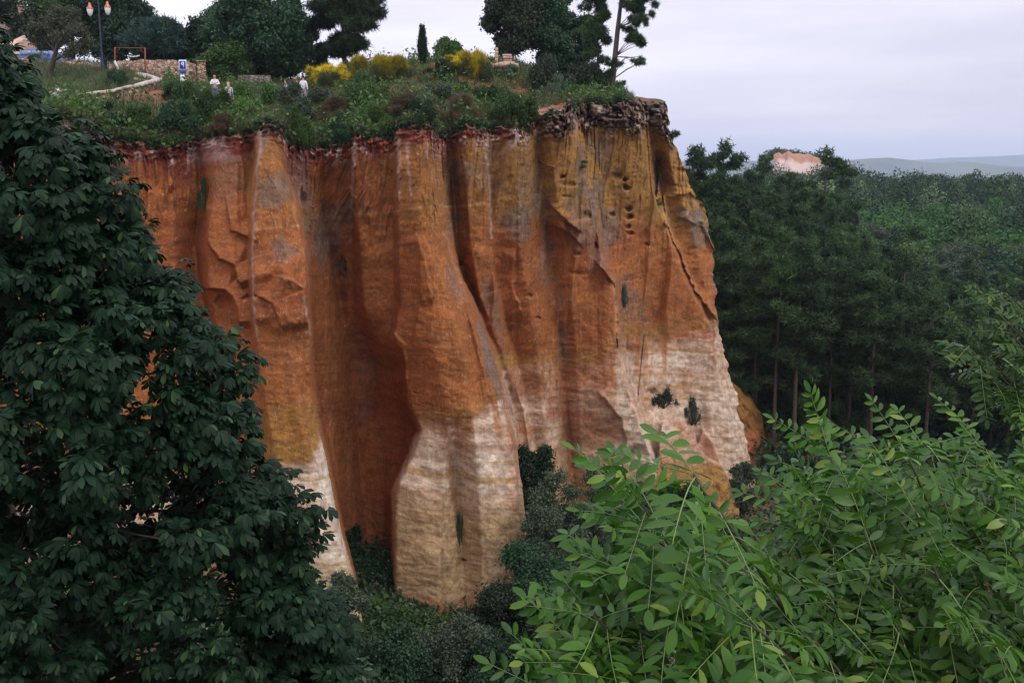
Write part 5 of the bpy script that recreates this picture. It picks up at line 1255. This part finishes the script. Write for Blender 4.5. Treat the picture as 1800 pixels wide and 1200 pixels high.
p = hp(10, 106); zt = float(at(10, 26, 106)[2]); house('stone_house', 'stone house with grey-brown hipped roof and chimney at the top left', (p[0] - .6, 108, p[2] - .3), 6.6, 6.0, max(1.5, zt - p[2] - 1.2), 1.6, R(96), M['stone'], M['rooftile'], chim=(.5, -1.6, zt - p[2] - 1.2 + 1.9, .8, 1.5), hip=.5)
p = hp(22, 93); zt = float(at(10, 73, 93)[2]); house('outbuilding', 'low outbuilding with tile roof coloured pale as if sunlit and brown boarded gable', (at(24, 90, 93)[0], 94, p[2] - .3), 3.4, 4.2, max(.9, zt - p[2] - 1.0), 1.25, R(38), M['wood'], M['litrooftile'], win=False)

# blue car behind the bank
def car(label, c, rz):
    t = empty('parked_car', c, rz); tag(t, label, 'car')
    prof = [(-2.2, .35), (-2.2, .85), (-2.05, 1.0), (-1.85, 1.0), (-1.6, 1.42), (-1.2, 1.50), (.35, 1.50), (.6, 1.44), (1.15, .98), (1.95, .86), (2.2, .70), (2.24, .35)]
    mb = MB(); mb.prism(prof, -.84, .84); bo = mb.build('body', M['carblue'], t)
    bv = bo.modifiers.new('bevel', 'BEVEL'); bv.width = .05; bv.segments = 2
    mb = MB()
    for y in (-.85, .85):
        pass
    for (x0, x1, x2, x3) in ((-1.72, -.75, -.75, -1.52), (-.67, .25, .25, -.67), (.33, .98, .55, .33)):
        for y in (-.853, .853):
            V = [(x0, y, 1.0), (x1, y, 1.0), (x2, y, 1.40), (x3, y, 1.40)]; V += [(a, b * .985, c_) for a, b, c_ in V]
            m2 = MB(); m2.add(V, [(0, 1, 2, 3), (7, 6, 5, 4), (0, 4, 5, 1), (1, 5, 6, 2), (2, 6, 7, 3), (3, 7, 4, 0)]); m2.build('side_window', M['glass'], t)
    m2 = MB(); V = [(1.16, -.72, 1.0), (1.16, .72, 1.0), (.64, .66, 1.43), (.64, -.66, 1.43)]; V = [(a + .02, b, c_ + .015) for a, b, c_ in V] + [(a - .03, b, c_ - .03) for a, b, c_ in V]
    m2.add(V, [(0, 1, 2, 3), (7, 6, 5, 4), (0, 4, 5, 1), (1, 5, 6, 2), (2, 6, 7, 3), (3, 7, 4, 0)]); m2.build('windscreen', M['glass'], t)
    for x in (-1.4, 1.4):
        for y in (-.80, .80):
            m2 = MB(); m2.tube([(x, y - .1, .32), (x, y + .1, .32)], .32, 18); wh_ = m2.build('wheel', M['rubber'], t)
            m2 = MB(); m2.tube([(x, y - .112, .32), (x, y + .112, .32)], .19, 12); m2.build('rim', M['steel'], wh_)
    for y in (-.62, .62):
        m2 = MB(); m2.box((2.2, y, .66), (.12, .32, .16)); m2.build('headlight', M['yellow'], t)
        m2 = MB(); m2.box((-2.2, y, .8), (.06, .22, .2)); m2.build('tail_light', M['rust'], t)
    for y in (-.95, .95):
        m2 = MB(); m2.box((.75, y, 1.03), (.12, .2, .12)); m2.build('mirror', M['carblue'], t)
    m2 = MB(); m2.tube([(-1.4, -.6, 1.56), (.3, -.6, 1.56)], .02, 5); m2.tube([(-1.4, .6, 1.56), (.3, .6, 1.56)], .02, 5); m2.build('roof_rail', M['steel'], t)
    return t
cz = float(at(80, 88, 85)[2]) - 1.52
car('pale blue estate car parked behind the stone wall at the upper left', (at(80, 100, 85)[0], 85, cz), R(-8))

# street lamp
D_ = 77.0; b = hp(181, D_); t = empty('street_lamp', b); tag(t, 'dark iron street lamp with two copper-capped hanging lanterns', 'lamp post')
zt = float(at(181, -34, D_)[2] - b[2]); zl = float(at(181, 4, D_)[2] - b[2]); s_ = D_ / FPX
mb = MB(); mb.lathe([(.16, -.3), (.16, .5), (.11, .6), (.09, 1.2), (.06, 1.3), (.055, zt - .3), (.035, zt), (.0, zt + .15)], n=12); mb.build('pole', M['lamp_blue'], t, True)
for sg, py in ((-1, 6), (1, 4)):
    dx = .66; zz = float(at(181, py, D_)[2] - b[2])
    mb = MB(); mb.tube([(0, 0, zz + .55), (sg * dx * .5, 0, zz + .75), (sg * dx * .92, 0, zz + .5), (sg * dx, 0, zz + .05)], [.035, .03, .028, .025], 6); ar = mb.build('arm', M['lamp_blue'], t, True)
    mb = MB(); mb.lathe([(.0, .06), (.07, .03), (.10, -.12), (.13, -.22), (.25, -.36), (.25, -.40), (.0, -.40)], (sg * dx, 0, zz), 14); mb.build('lantern_cap', M['copper'], ar, True)
    mb = MB(); mb.lathe([(.22, -.40), (.22, -.52), (.17, -.75), (.08, -.92), (.0, -.95)], (sg * dx, 0, zz), 14); mb.build('lantern_glass', M['milk'], ar, True)
# litter bin
b = at(184, 128, 77.5); b = np.array([b[0], b[1], float(at(184, 121, 77.5)[2])]); mb = MB(); mb.lathe([(0, 0), (.19, 0), (.21, .1), (.25, .62), (.27, .64), (.27, .70), (.22, .70), (.20, .2), (0, .2)], n=14)
o = mb.build('litter_bin', M['lamp_blue'], None, True); o.location = b; tag(o, 'dark blue litter bin at the foot of the street lamp', 'bin')
# rust coloured frame with bunting
D_ = 76.0; bl_ = np.array(at(202, 127, D_)); br_ = np.array(at(255, 134, D_)); c = (bl_ + br_) / 2; t = empty('metal_frame', c); tag(t, 'rusty red goal-like metal frame before the stone wall', 'frame')
tl = at(202, 83, D_) - c; tr_ = at(255, 84, D_) - c; bl_ -= c; br_ -= c
for a_, b2 in ((bl_, tl), (br_, tr_)):
    mb = MB(); mb.tube([a_ - (0, 0, .4), b2], .05, 8); mb.build('post', M['rust'], t)
mb = MB(); mb.tube([tl + (0, 0, -.04), tr_ + (0, 0, -.04)], .03, 8); mb.build('crossbar', M['rust'], t)
mb = MB(); mb.tube([tl + (0, 0, -.5), tl + (.35, 0, -.1)], .02, 6); mb.tube([tr_ + (0, 0, -.5), tr_ + (-.35, 0, -.1)], .02, 6); mb.build('brace', M['rust'], t)
A, B = tl + np.array([.1, -.06, -.12]), tr_ + np.array([-.05, -.06, -.38]); mb = MB(); cp = [A * (1 - f) + B * f - np.array([0, 0, .35 * math.sin(math.pi * f)]) for f in np.linspace(0, 1, 12)]
mb.tube(np.array(cp), .012, 4); o = MB(); o.tube(np.array(cp) + c, .012, 4)
bn = empty('light_chain', np.array(cp).mean(0) + c); tag(bn, 'sagging chain of small white bulbs inside the rust frame', 'light chain')
o2 = MB(); o2.tube(np.array(cp) + c - (np.array(cp).mean(0) + c), .012, 4); o2.build('cable', M['rubber'], bn)
for k in range(9):
    f = .40 + .05 * k; pp = A * (1 - f) + B * f - np.array([0, 0, .35 * math.sin(math.pi * f)]) + c - (np.array(cp).mean(0) + c)
    m2 = MB(); m2.lathe([(0, -.13), (.035, -.10), (.045, -.05), (.02, 0), (0, 0)], pp, 8); m2.build('bulb', M['milk'], bn, True)
# white leaning board
b = at(204, 121, 75.6); b = np.array([b[0], b[1], b[2] - .1]); mb = MB(); mb.add([(-.16, 0, .62), (-.02, 0, .70), (.2, .05, .1), (.06, .05, .02), (-.16, .03, .62), (-.02, .03, .70), (.2, .08, .1), (.06, .08, .02)], [(0, 3, 2, 1), (4, 5, 6, 7), (0, 1, 5, 4), (1, 2, 6, 5), (2, 3, 7, 6), (3, 0, 4, 7)])
o = mb.build('white_board', M['white']); o.location = b; tag(o, 'small white board leaning at the foot of the rust frame', 'board')

# parking sign; the letter reads mirrored, as in the picture
D_ = 66.5; b = hp(324, D_); s_ = D_ / FPX; zt = float(at(324, 105.5, D_)[2] - b[2]); t = empty('parking_sign', b); tag(t, 'blue and white parking sign on a grey post above two smaller plates', 'sign')
mb = MB(); mb.tube([(0, .04, -.4), (0, .04, zt - .03)], .03, 8); mb.build('post', M['steel'], t)
def rrect(w_, h_, r_, n=5):
    out = []
    for cx, cy, a0 in ((w_ / 2 - r_, h_ / 2 - r_, 0), (-w_ / 2 + r_, h_ / 2 - r_, 90), (-w_ / 2 + r_, -h_ / 2 + r_, 180), (w_ / 2 - r_, -h_ / 2 + r_, 270)):
        for k in range(n): a_ = R(a0 + 90 * k / (n - 1)); out.append((cx + r_ * math.cos(a_), cy + r_ * math.sin(a_)))
    return out
zc = zt - .31
mb = MB(); mb.prism([(x, z + zc) for x, z in rrect(.50, .62, .04)], -.012, .0); pl = mb.build('sign_panel', M['white'], t)
mb = MB(); mb.prism([(x, z + zc) for x, z in rrect(.40, .50, .05)], -.018, -.0125); fld = mb.build('blue_field', M['sign_blue'], pl)
mb = MB(); mb.box((.055, -.022, zc), (.062, .007, .34))
arc = [(.03 + .0, .17 + zc)] ; import itertools as _it
N_ = 10; oc = (.028, zc + .075)
outer = [(oc[0] - .13 * math.sin(math.pi * k / N_), oc[1] + .095 * math.cos(math.pi * k / N_)) for k in range(N_ + 1)]
inner = [(oc[0] - .072 * math.sin(math.pi * k / N_), oc[1] + .042 * math.cos(math.pi * k / N_)) for k in range(N_ + 1)]
for k in range(N_): mb.prism([outer[k], outer[k + 1], inner[k + 1], inner[k]], -.0255, -.0185)
mb.build('letter', M['white'], pl)
mb = MB(); mb.prism([(x, z + zc - .43) for x, z in rrect(.40, .20, .03)], -.012, 0); mb.build('small_plate', M['sign_blue'], t)
mb = MB(); mb.prism([(x, z + zt - 1.22) for x, z in rrect(.40, .56, .02)], -.012, 0); lo = mb.build('notice_board', M['white'], t)
mb = MB(); mb.box((0, -.016, zt - 1.10), (.36, .006, .03)); mb.build('stripe', simple('grey_print', (.25, .25, .33), .6), lo)

# ruined pillar and block on the hilltop
M['pinkstone'] = simple('pale_pink_stone', (.50, .33, .25), .9, var=.25, scale=5, bump=.04)
def ruin(name, label, px, pyt, pyb, D, wpx, cat):
    b = np.array(at(px, pyb, D)); h = float(at(px, pyt, D)[2] - b[2]); w_ = wpx * D / FPX
    mb = MB(); n = 6; r = random.Random(px)
    for k in range(n): mb.box((r.uniform(-.02, .02), r.uniform(-.02, .02), -.3 + (h + .3) * (k + .5) / n), (w_ * r.uniform(.9, 1.06), w_ * r.uniform(.8, 1), (h + .3) / n * 1.0 - .004), r.uniform(-.08, .08), taper=r.uniform(.93, .99))
    o = mb.build(name, M['pinkstone']); bv = o.modifiers.new('bevel', 'BEVEL'); bv.width = .03; o.location = b; tag(o, label, cat)
ruin('stone_pillar', 'thin pale stone pillar standing before the hilltop grove', 873, 84, 114, 79, 5.5, 'pillar')
ruin('stone_block', 'squat pale pink stone block right of the thin pillar', 892, 96, 113, 79, 15, 'block')
mb = MB()
for k in range(14): mb.box((rng.uniform(-1.2, 1.3), rng.uniform(-.3, .3), rng.uniform(0, .12)), rng.uniform(.15, .5, 3), rng.uniform(0, 3), taper=.8)
o = mb.build('rubble', M['pinkstone']); o.location = at(886, 116, 78.4); tag(o, 'low heap of pale rubble at the foot of the ruined pillar', 'rubble')

# ------------------------------------------------------------------ people
SKIN = simple('skin', (.52, .27, .18), .6, var=.05)
def skinned(name, joints, edges, mat, parent, sub=1, root=0):
    """joints: list of (x,y,z,r); one continuous surface grown around the skeleton"""
    me = bpy.data.meshes.new(name); me.from_pydata([j[:3] for j in joints], edges, []); me.update()
    o = bpy.data.objects.new(name, me); link(o, parent)
    o.modifiers.new('skin', 'SKIN').use_smooth_shade = True
    sv = me.skin_vertices if len(me.skin_vertices) else None
    if sv is None:
        bpy.context.view_layer.objects.active = o; o.select_set(True); bpy.ops.object.skin_root_mark if False else None
        import bmesh
        bm = bmesh.new(); bm.from_mesh(me); bm.verts.layers.skin.verify(); bm.to_mesh(me); bm.free(); sv = me.skin_vertices
    for k, j in enumerate(joints):
        sv[0].data[k].radius = (j[3], j[3] if len(j) < 5 else j[4]); sv[0].data[k].use_root = k == root
    s = o.modifiers.new('sub', 'SUBSURF'); s.levels = sub; s.render_levels = sub
    me.materials.append(mat); return o
def hand(J, E, wrist, d, up, r=.022):
    """palm and five bent fingers added at joint index wrist"""
    w_ = Vector(J[wrist][:3]); d = Vector(d).normalized(); up = Vector(up).normalized(); s_ = d.cross(up).normalized()
    pi = len(J); J.append((*(w_ + d * .055), .030, .018)); E.append((wrist, pi))
    for k, (off, L) in enumerate(((-.030, .070), (-.010, .080), (.010, .075), (.030, .060))):
        a = w_ + d * .095 + s_ * off; b_ = a + d * L * .55 - up * .012; c_ = b_ + d * L * .35 - up * .03; i = len(J)
        J += [(*a, .010), (*b_, .009), (*c_, .007)]; E += [(pi, i), (i, i + 1), (i + 1, i + 2)]
    a = w_ + d * .045 - s_ * .045; b_ = a + d * .035 - s_ * .015 - up * .01; i = len(J)
    J += [(*a, .011), (*b_, .009)]; E += [(pi, i), (i, i + 1)]
def person(label, pos, rz, arms, shirt, trousers, hair, seated=False, lean=0.0, hair_long=False, sc=1.0, sleeve=True, legs_c=None):
    t = empty('person', pos, rz, (sc,) * 3); tag(t, label, 'person')
    hz = .46 if seated else .93
    f = lambda z: -lean * (z - hz)            # forward lean toward -Y
    P = {'pel': (0, 0, hz, .125, .10), 'wai': (0, f(hz + .17), hz + .17, .115, .09), 'che': (0, f(hz + .37), hz + .37, .14, .10), 'nkb': (0, f(hz + .50), hz + .50, .075),
         'nk': (0, f(hz + .56) - .01, hz + .56, .05), 'jaw': (0, f(hz + .62) - .03, hz + .625, .062), 'hd': (0, f(hz + .70) - .02, hz + .70, .085), 'top': (0, f(hz + .76) - .01, hz + .765, .062)}
    J = [P[k] for k in ('pel', 'wai', 'che', 'nkb', 'nk', 'jaw', 'hd', 'top')]; E = [(i, i + 1) for i in range(7)]
    J.append((0, P['hd'][1] - .095, hz + .675, .014)); E.append((6, 8))       # nose
    for s_ in (-1, 1): J.append((s_ * .085, P['hd'][1] + .01, hz + .68, .014)); E.append((6, len(J) - 1))
    SJ = [(0, 0, hz - .02, .15, .12), (0, f(hz + .17), hz + .17, .135, .105), (0, f(hz + .37), hz + .37, .16, .115), (0, f(hz + .48), hz + .48, .085)]; SE = [(0, 1), (1, 2), (2, 3)]
    for s_, (el_, wr_, hd_, up_) in zip((-1, 1), arms):
        sh = (s_ * .17, f(hz + .44), hz + .44); i = len(J)
        J += [(*sh, .052), (*el_, .040), (*wr_, .028)]; E += [(3, i), (i, i + 1), (i + 1, i + 2)]; hand(J, E, i + 2, hd_, up_)
        k = len(SJ); m_ = tuple(el_[q] * .7 + wr_[q] * .3 for q in range(3)) if not sleeve else wr_
        SJ += [(*sh, .068), (*el_, .055)]; SE += [(2, k), (k, k + 1)]
        if sleeve: SJ.append((*tuple(el_[q] * .15 + wr_[q] * .85 for q in range(3)), .042)); SE.append((k + 1, k + 2))
    TJ = [(0, 0, hz + .04, .135, .11)]; TE = []
    for s_ in (-1, 1):
        if seated: L = [(s_ * .10, -.03, hz - .02, .085), (s_ * .13, -.46, hz + .02, .058), (s_ * .13, -.50, .07, .042), (s_ * .13, -.64, .03, .03)]
        else: L = [(s_ * .095, 0, hz - .08, .082), (s_ * .11, -.02, .50, .056), (s_ * .12, .02, .07, .038), (s_ * .13, -.15, .03, .030)]
        i = len(J); J += L; E += [(0, i), (i, i + 1), (i + 1, i + 2), (i + 2, i + 3)]
        k = len(TJ); TJ += [(*L[0][:3], .105), (*L[1][:3], .078), (L[2][0], L[2][1], L[2][2] + .05, .06)]; TE += [(0, k), (k, k + 1), (k + 1, k + 2)]
    skinned('body', J, E, SKIN, t, 2)
    skinned('shirt', SJ, SE, shirt, t, 2); skinned('trousers', TJ, TE, trousers, t, 2)
    hy = P['hd'][1]; HJ = [(0, hy + .012, hz + .80, .070), (0, hy + .03, hz + .735, .098), (0, hy + .05, hz + .66, .080)]
    if hair_long: HJ += [(0, hy + .07, hz + .56, .085), (0, hy + .08, hz + .44, .075)]
    skinned('hair', HJ, [(i, i + 1) for i in range(len(HJ) - 1)], hair, t, 2)
    for s_ in (-1, 1):
        mb = MB(); mb.lathe([(0, -.012), (.012, 0), (0, .012)], (s_ * .032, hy - .083, hz + .695), 6); mb.build('eye', M['rubber'], t)
        L = TJ[3 if s_ < 0 else 6]
        mb = MB(); mb.box((L[0], L[1] - .07, .035), (.10, .27, .09), taper=.85); sh_ = mb.build('shoe', M['rubber'], t); bv = sh_.modifiers.new('b', 'BEVEL'); bv.width = .02
    return t
WH = simple('white_cotton', (.74, .75, .80), .8, var=.08, scale=9); JE = simple('blue_denim', (.10, .15, .24), .9, var=.15)
GRYC = simple('grey_cotton', (.30, .32, .36), .9, var=.1); BRH = simple('brown_hair', (.055, .03, .02), .6, var=.3, scale=30); BLH = simple('blonde_hair', (.55, .33, .18), .5, var=.3, scale=30); DKH = simple('dark_hair', (.018, .014, .012), .5, var=.3, scale=30)
PAT = simple('patterned_blouse', (.42, .42, .44), .8, var=.75, scale=14); DKC = simple('dark_cloth', (.04, .045, .05), .9)
def ppos(px, headpy, D, H=1.72):
    p = np.array(at(px, headpy, D)); return (p[0], p[1], p[2] - H)
folded = [((-.26, -.06, 1.14), (-.04, -.22, 1.16), (1, -.1, .1), (0, -1, .2)), ((.27, -.06, 1.14), (.03, -.25, 1.12), (-1, -.1, .15), (0, -1, .2))]
person('standing person in a white shirt with folded arms and blue jeans', ppos(377, 131.5, 65), R(12), folded, WH, JE, BRH)
down = [((-.24, .02, 1.12), (-.26, -.05, .86), (0, -.1, -1), (-1, 0, 0)), ((.24, .02, 1.12), (.26, -.05, .86), (0, -.1, -1), (1, 0, 0))]
person('blonde person in a patterned top seen from behind beside the standing person', ppos(401, 144.5, 60), R(196), down, PAT, JE, BLH, hair_long=True, sc=1.0)
camh = [((-.27, -.16, 1.28), (-.08, -.24, 1.56), (.4, -.3, 1), (0, -1, .2)), ((.27, -.16, 1.28), (.08, -.24, 1.56), (-.4, -.3, 1), (0, -1, .2))]
person('person in a pale top raising both hands to the face', ppos(518, 135.5, 69), R(8), camh, WH, GRYC, BRH, sleeve=False)
person('person in a white shirt turning the back, right of the three visitors', ppos(532.5, 133.5, 62), R(168), down, WH, GRYC, DKH)
person('partly hidden person at the left of the three visitors', ppos(502, 141, 70), R(-60), [((-.24, -.05, 1.12), (-.2, -.25, 1.0), (0, -1, 0), (0, 0, 1)), ((.24, -.05, 1.12), (.2, -.25, 1.0), (0, -1, 0), (0, 0, 1))], GRYC, WH, BRH)
b = hill_at(94, 188); reach = [((-.22, -.25, .72), (-.1, -.50, .78), (.2, -1, .1), (0, 0, 1)), ((.22, -.25, .72), (.1, -.50, .80), (-.2, -1, .1), (0, 0, 1))]
person('dark-haired person in a white top sitting on the end of the low wall', (b[0] + .12, b[1] - .1, b[2] + .14), R(80), reach, WH, GRYC, DKH, seated=True, lean=.35)
t = empty('camera_bag', (b[0] + .84, b[1] - .1, b[2] + .98)); tag(t, 'small white and dark bag held out by the seated person', 'bag')
mb = MB(); mb.box((0, 0, 0), (.3, .2, .18), taper=.85); bb = mb.build('bag_body', M['white'], t); bb.modifiers.new('b', 'BEVEL').width = .03
mb = MB(); mb.tube([(-.12, 0, .09), (-.06, 0, .19), (.06, 0, .19), (.12, 0, .09)], .015, 5); mb.build('handle', M['rubber'], t)
b = hill_at(127, 199); mb = MB(); mb.box((0, 0, .14), (.42, .26, .3), taper=.7); o = mb.build('blue_bag', M['sign_blue']); o.location = (b[0], b[1], b[2]); o.modifiers.new('b', 'BEVEL').width = .05; tag(o, 'small blue bag lying below the low coped wall', 'bag')

# ================================================================== the horse chestnut at the left
CH_EDGE = [(40, 5), (60, 20), (100, 36), (150, 60), (200, 84), (235, 165), (252, 195), (300, 232), (340, 292), (362, 292), (390, 262), (420, 300), (445, 325), (500, 338), (545, 345), (580, 425), (610, 440), (640, 482), (680, 470), (710, 455), (760, 470), (800, 480), (850, 540), (885, 555), (940, 570), (1000, 560), (1050, 590), (1100, 612), (1150, 620), (1240, 625)]
CE = np.array(CH_EDGE, float)
def edge(py): return np.interp(py, CE[:, 0], CE[:, 1]) + 20 * float(vnoise(py / 33.0, .5, .5, 61)) - 4
PALM = [palmate(i) for i in range(14)]
base = np.array([-7.0, 12.6, 0.0]); base[2] = float(groundz(base[0], base[1])[0])
t = empty('horse_chestnut', base); tag(t, 'big dark horse chestnut with drooping hand-shaped leaves filling the left side', 'tree')
tips = [(330, 860, 11.6), (360, 880, 11.4), (300, 890, 11.2), (380, 850, 11.7), (345, 905, 11.3), (320, 930, 11.0), (400, 890, 11.6), (310, 840, 11.9), (350, 830, 11.9)]
r_ = np.random.default_rng(77)
tries = 0
while len(tips) < 560 and tries < 20000:
    tries += 1
    py = r_.uniform(30, 1290); e = edge(py); px = e - 34 - (e + 260) * r_.random() ** 1.35
    if px > edge(py - 22) - 22 or px > edge(py + 22) - 22 or px < -230: continue
    depth_in = min(1, (e - px) / 340.0)
    D = 11.6 - 2.0 * math.sqrt(depth_in) + r_.uniform(-.4, 2.0) * (.4 + depth_in)
    # a few openings through which the cliff shows
    if any(((px - a) / c_) ** 2 + ((py - b_) / d_) ** 2 < 1 for a, b_, c_, d_ in ((248, 492, 40, 26), (262, 590, 34, 22), (200, 665, 22, 22), (325, 560, 22, 16))): continue
    tips.append((px, py, D))
Pt, Xd, Zd = [], [], []
mb = MB()
trunk = densify(np.array([(base[0], base[1], base[2] - .6), (base[0] + .1, base[1], base[2] + 3), (base[0] + .3, base[1] - .1, base[2] + 5), (base[0] + .1, base[1], base[2] + 8), (base[0] - .1, base[1], base[2] + 10.5)]), 14)
mb.tube(trunk - base, np.linspace(.42, .10, 14), 12)
for px, py, D in tips:
    c = np.array(at(px, py, D)); nl = r_.integers(22, 36); out = c - np.array([base[0], base[1], c[2]]); out /= np.linalg.norm(out) + 1e-6
    d = rdir(nl); d = d + out * .35 + np.array([0, -.25, .2]); d /= np.linalg.norm(d, axis=1, keepdims=True)
    rr = r_.uniform(.22, .36) * rng.uniform(.4, 1.1, nl)
    Pt.append(c + d * rr[:, None]); Xd.append(d + np.array([0, 0, -.45]) + rdir(nl) * .5); Zd.append(d * .3 + np.array([0, -.15, 1.0]) + rdir(nl) * .5)
    zt_ = np.clip(c[2] - 1.2, trunk[0][2] + 2, trunk[-1][2]); s0 = np.array([np.interp(zt_, trunk[:, 2], trunk[:, k]) for k in range(3)])
    if r_.random() < .35:
        m_ = (s0 + c) / 2 + np.array([0, 0, .25]); mb.tube([s0 - base, (s0 + m_) / 2 - base, m_ - base, (m_ + c) / 2 - base, c - base], [.05, .035, .022, .014, .007], 5)
mb.build('trunk', M['bark'], t, True)
Pt, Xd, Zd = np.concatenate(Pt), np.concatenate(Xd), np.concatenate(Zd)
V, F = place(PALM, Pt - base, frames(Xd, Zd), rng.uniform(.46, .86, len(Pt)))
mesh('crown', V, F, M['chestnut'], t, True)

# ================================================================== the locust tree in the foreground right
PIN = [pinnate(i, (7, 8, 6, 7, 8)[i % 5]) for i in range(16)]
def locust(label, base, root, tips, nl, Lr, hub_d=.0, shoot=.55):
    base = np.array(base, float); t = empty('locust_tree', base); tag(t, label, 'tree'); r = random.Random(len(tips))
    mb = MB(); hub = np.array(root, float)
    mb.tube(densify(np.array([base - (0, 0, .4), (base * .6 + hub * .4) + (.1, 0, 0), hub]), 8) - base, np.linspace(.065, .03, 8), 8)
    Ps, Xs, Zs, Ls = [], [], [], []
    for px, py, D in tips:
        tip = np.array(at(px, py, D)); a1 = np.array(at(px + r.uniform(60, 240), py + r.uniform(150, 300), D + r.uniform(0, .3)))
        v = tip - a1; tip = tip - v / np.linalg.norm(v) * Lr * .6; mid = a1; L = np.linalg.norm(tip - mid) + np.linalg.norm(mid - hub)
        f = np.linspace(0, 1, 12)[:, None]; cv = hub * (1 - f) ** 2 + 2 * mid * f * (1 - f) + tip * f ** 2
        cv += np.cumsum(rng.normal(size=cv.shape) * .004, 0)
        mb.tube(cv - base, np.linspace(.012, .0025, 12), 5)
        seg = min(shoot, L * .8); n = max(4, int(nl * seg / .55))
        for k in range(n):
            u_ = 1 - (k + .15) / n * seg / L * 1.0; q = np.array([np.interp(u_, f[:, 0], cv[:, j]) for j in range(3)])
            tg = cv[-1] - cv[-3]; tg = tg / np.linalg.norm(tg); sd_ = np.cross(tg, [0, -.35, 1]); sd_ /= np.linalg.norm(sd_) + 1e-9
            s_ = (-1) ** k; a = 1.0 + .25 * r.random() if k > 1 else .35
            d = tg * math.cos(a) + s_ * sd_ * math.sin(a) + np.array([r.uniform(-.25, .25), r.uniform(-.5, .3), r.uniform(-.95, .05)])
            Ps.append(q); Xs.append(d); Zs.append(np.array([r.uniform(-.3, .3), -.55 + r.uniform(-.35, .35), 1.0])); Ls.append(Lr * r.uniform(.72, 1.15) * (.75 if k == 0 else 1))
    Ps, Xs, Zs, Ls = map(np.array, (Ps, Xs, Zs, Ls)); st_ = rng.bit_generator.state
    V, F = place([p[0] for p in PIN], Ps - base, frames(Xs, Zs), Ls); mesh('crown', V, F, M['locust'], t, True)
    rng.bit_generator.state = st_
    V, F = place([p[1] for p in PIN], Ps - base, frames(Xs, Zs), Ls); mesh('leaf_stalks', V, F, M['locust_stalk'], t)
    mb.build('trunk', M['green_bark'], t, True)
    return t
tips = [(1092,712,1.75),(1060,790,1.85),(1020,850,1.85),(1010,905,1.9),(925,985,1.75),(900,1072,1.75),(940,1140,1.75),(985,1045,1.8),(1175,915,2.0),(1215,905,2.2),(1262,915,2.2),(1318,900,2.3),(1362,885,2.3),
 (1395,800,2.4),(1400,760,2.5),(1425,705,2.5),(1485,700,2.6),(1545,712,2.6),(1600,715,2.7),(1655,712,2.7),(1700,742,2.6),(1752,755,2.6),(1800,700,2.6),(1850,640,2.9),(1450,830,2.3),(1540,810,2.3),(1640,820,2.3),(1740,830,2.3),(1810,820,2.2),
 (1450,900,2.2),(1550,900,2.1),(1650,905,2.2),(1750,900,2.1),(1100,960,1.75),(1200,960,1.8),(1300,960,1.95),(1400,980,2.0),(1215,1030,1.6),(1320,1040,1.8),(1420,1060,1.9),(1500,1000,2.0),(1600,1000,1.9),(1700,1000,1.95),(1800,1000,1.9),
 (1060,1080,1.7),(1180,1120,1.75),(1360,1130,1.9),(1520,1120,2.2),(1720,1110,2.1),(1000,1180,1.7),(1100,1190,1.65),(1850,900,2.3),(1850,1080,2.1)]
rr_ = random.Random(5)
for i in range(26):
    tips.append((rr_.uniform(1150, 1900), rr_.uniform(900, 1230), rr_.uniform(2.6, 3.8)))
for i in range(20):
    px = rr_.uniform(1400, 1880); tips.append((px, rr_.uniform(770, 900), rr_.uniform(2.5, 3.3)))
bz = float(groundz(1.5, 2.6)[0]); hub = at(1800, 1750, 2.9)
locust('bright green locust tree with feathery leaflets in the lower right foreground', (1.55, 2.7, bz), hub, [(x + (45 if D < 2.4 else 0), y + 26, D) for x, y, D in tips], 11, .23)
tips = [(1700,505,4.0),(1725,480,4.1),(1765,468,4.2),(1800,462,4.2),(1690,545,4.0),(1700,590,4.0),(1725,615,4.0),(1760,632,4.1),(1795,640,4.1),(1740,545,3.9),(1790,530,3.9),(1770,590,3.9),(1820,580,4.0),(1850,500,4.2),(1850,640,4.2),(1745,510,4.3),(1805,490,4.4),(1790,600,4.4),(1840,560,4.2),(1880,600,4.2)] + [(1900 + 37 * (i % 9), 430 + 60 * (i // 9) + 13 * (i % 3), 3.9 + .09 * (i % 7)) for i in range(36)]
bz = float(groundz(4.2, 4.6)[0])
locust('second locust tree whose leafy spray enters at the right edge', (4.2, 4.6, bz), at(2080, 720, 4.3), tips, 8, .21, shoot=.5)

# ------------------------------------------------------------------ air
hm = bpy.data.materials.new('haze_air'); hm.use_nodes = True; ht = hm.node_tree; ht.nodes.clear()
ho = ht.nodes.new('ShaderNodeOutputMaterial'); hv = ht.nodes.new('ShaderNodeVolumePrincipled')
hv.inputs['Color'].default_value = (.66, .78, 1.0, 1); hv.inputs['Density'].default_value = .00013; hv.inputs['Anisotropy'].default_value = .1
ht.links.new(hv.outputs[0], ho.inputs['Volume'])
mb = MB(); lo_, hi_ = -260, 190; mb.box((0, 4900, (lo_ + hi_) / 2), (30000, 10000, hi_ - lo_)); o = mb.build('haze', hm); tag(o, 'thin bluish haze over the whole landscape', 'haze', kind='stuff')
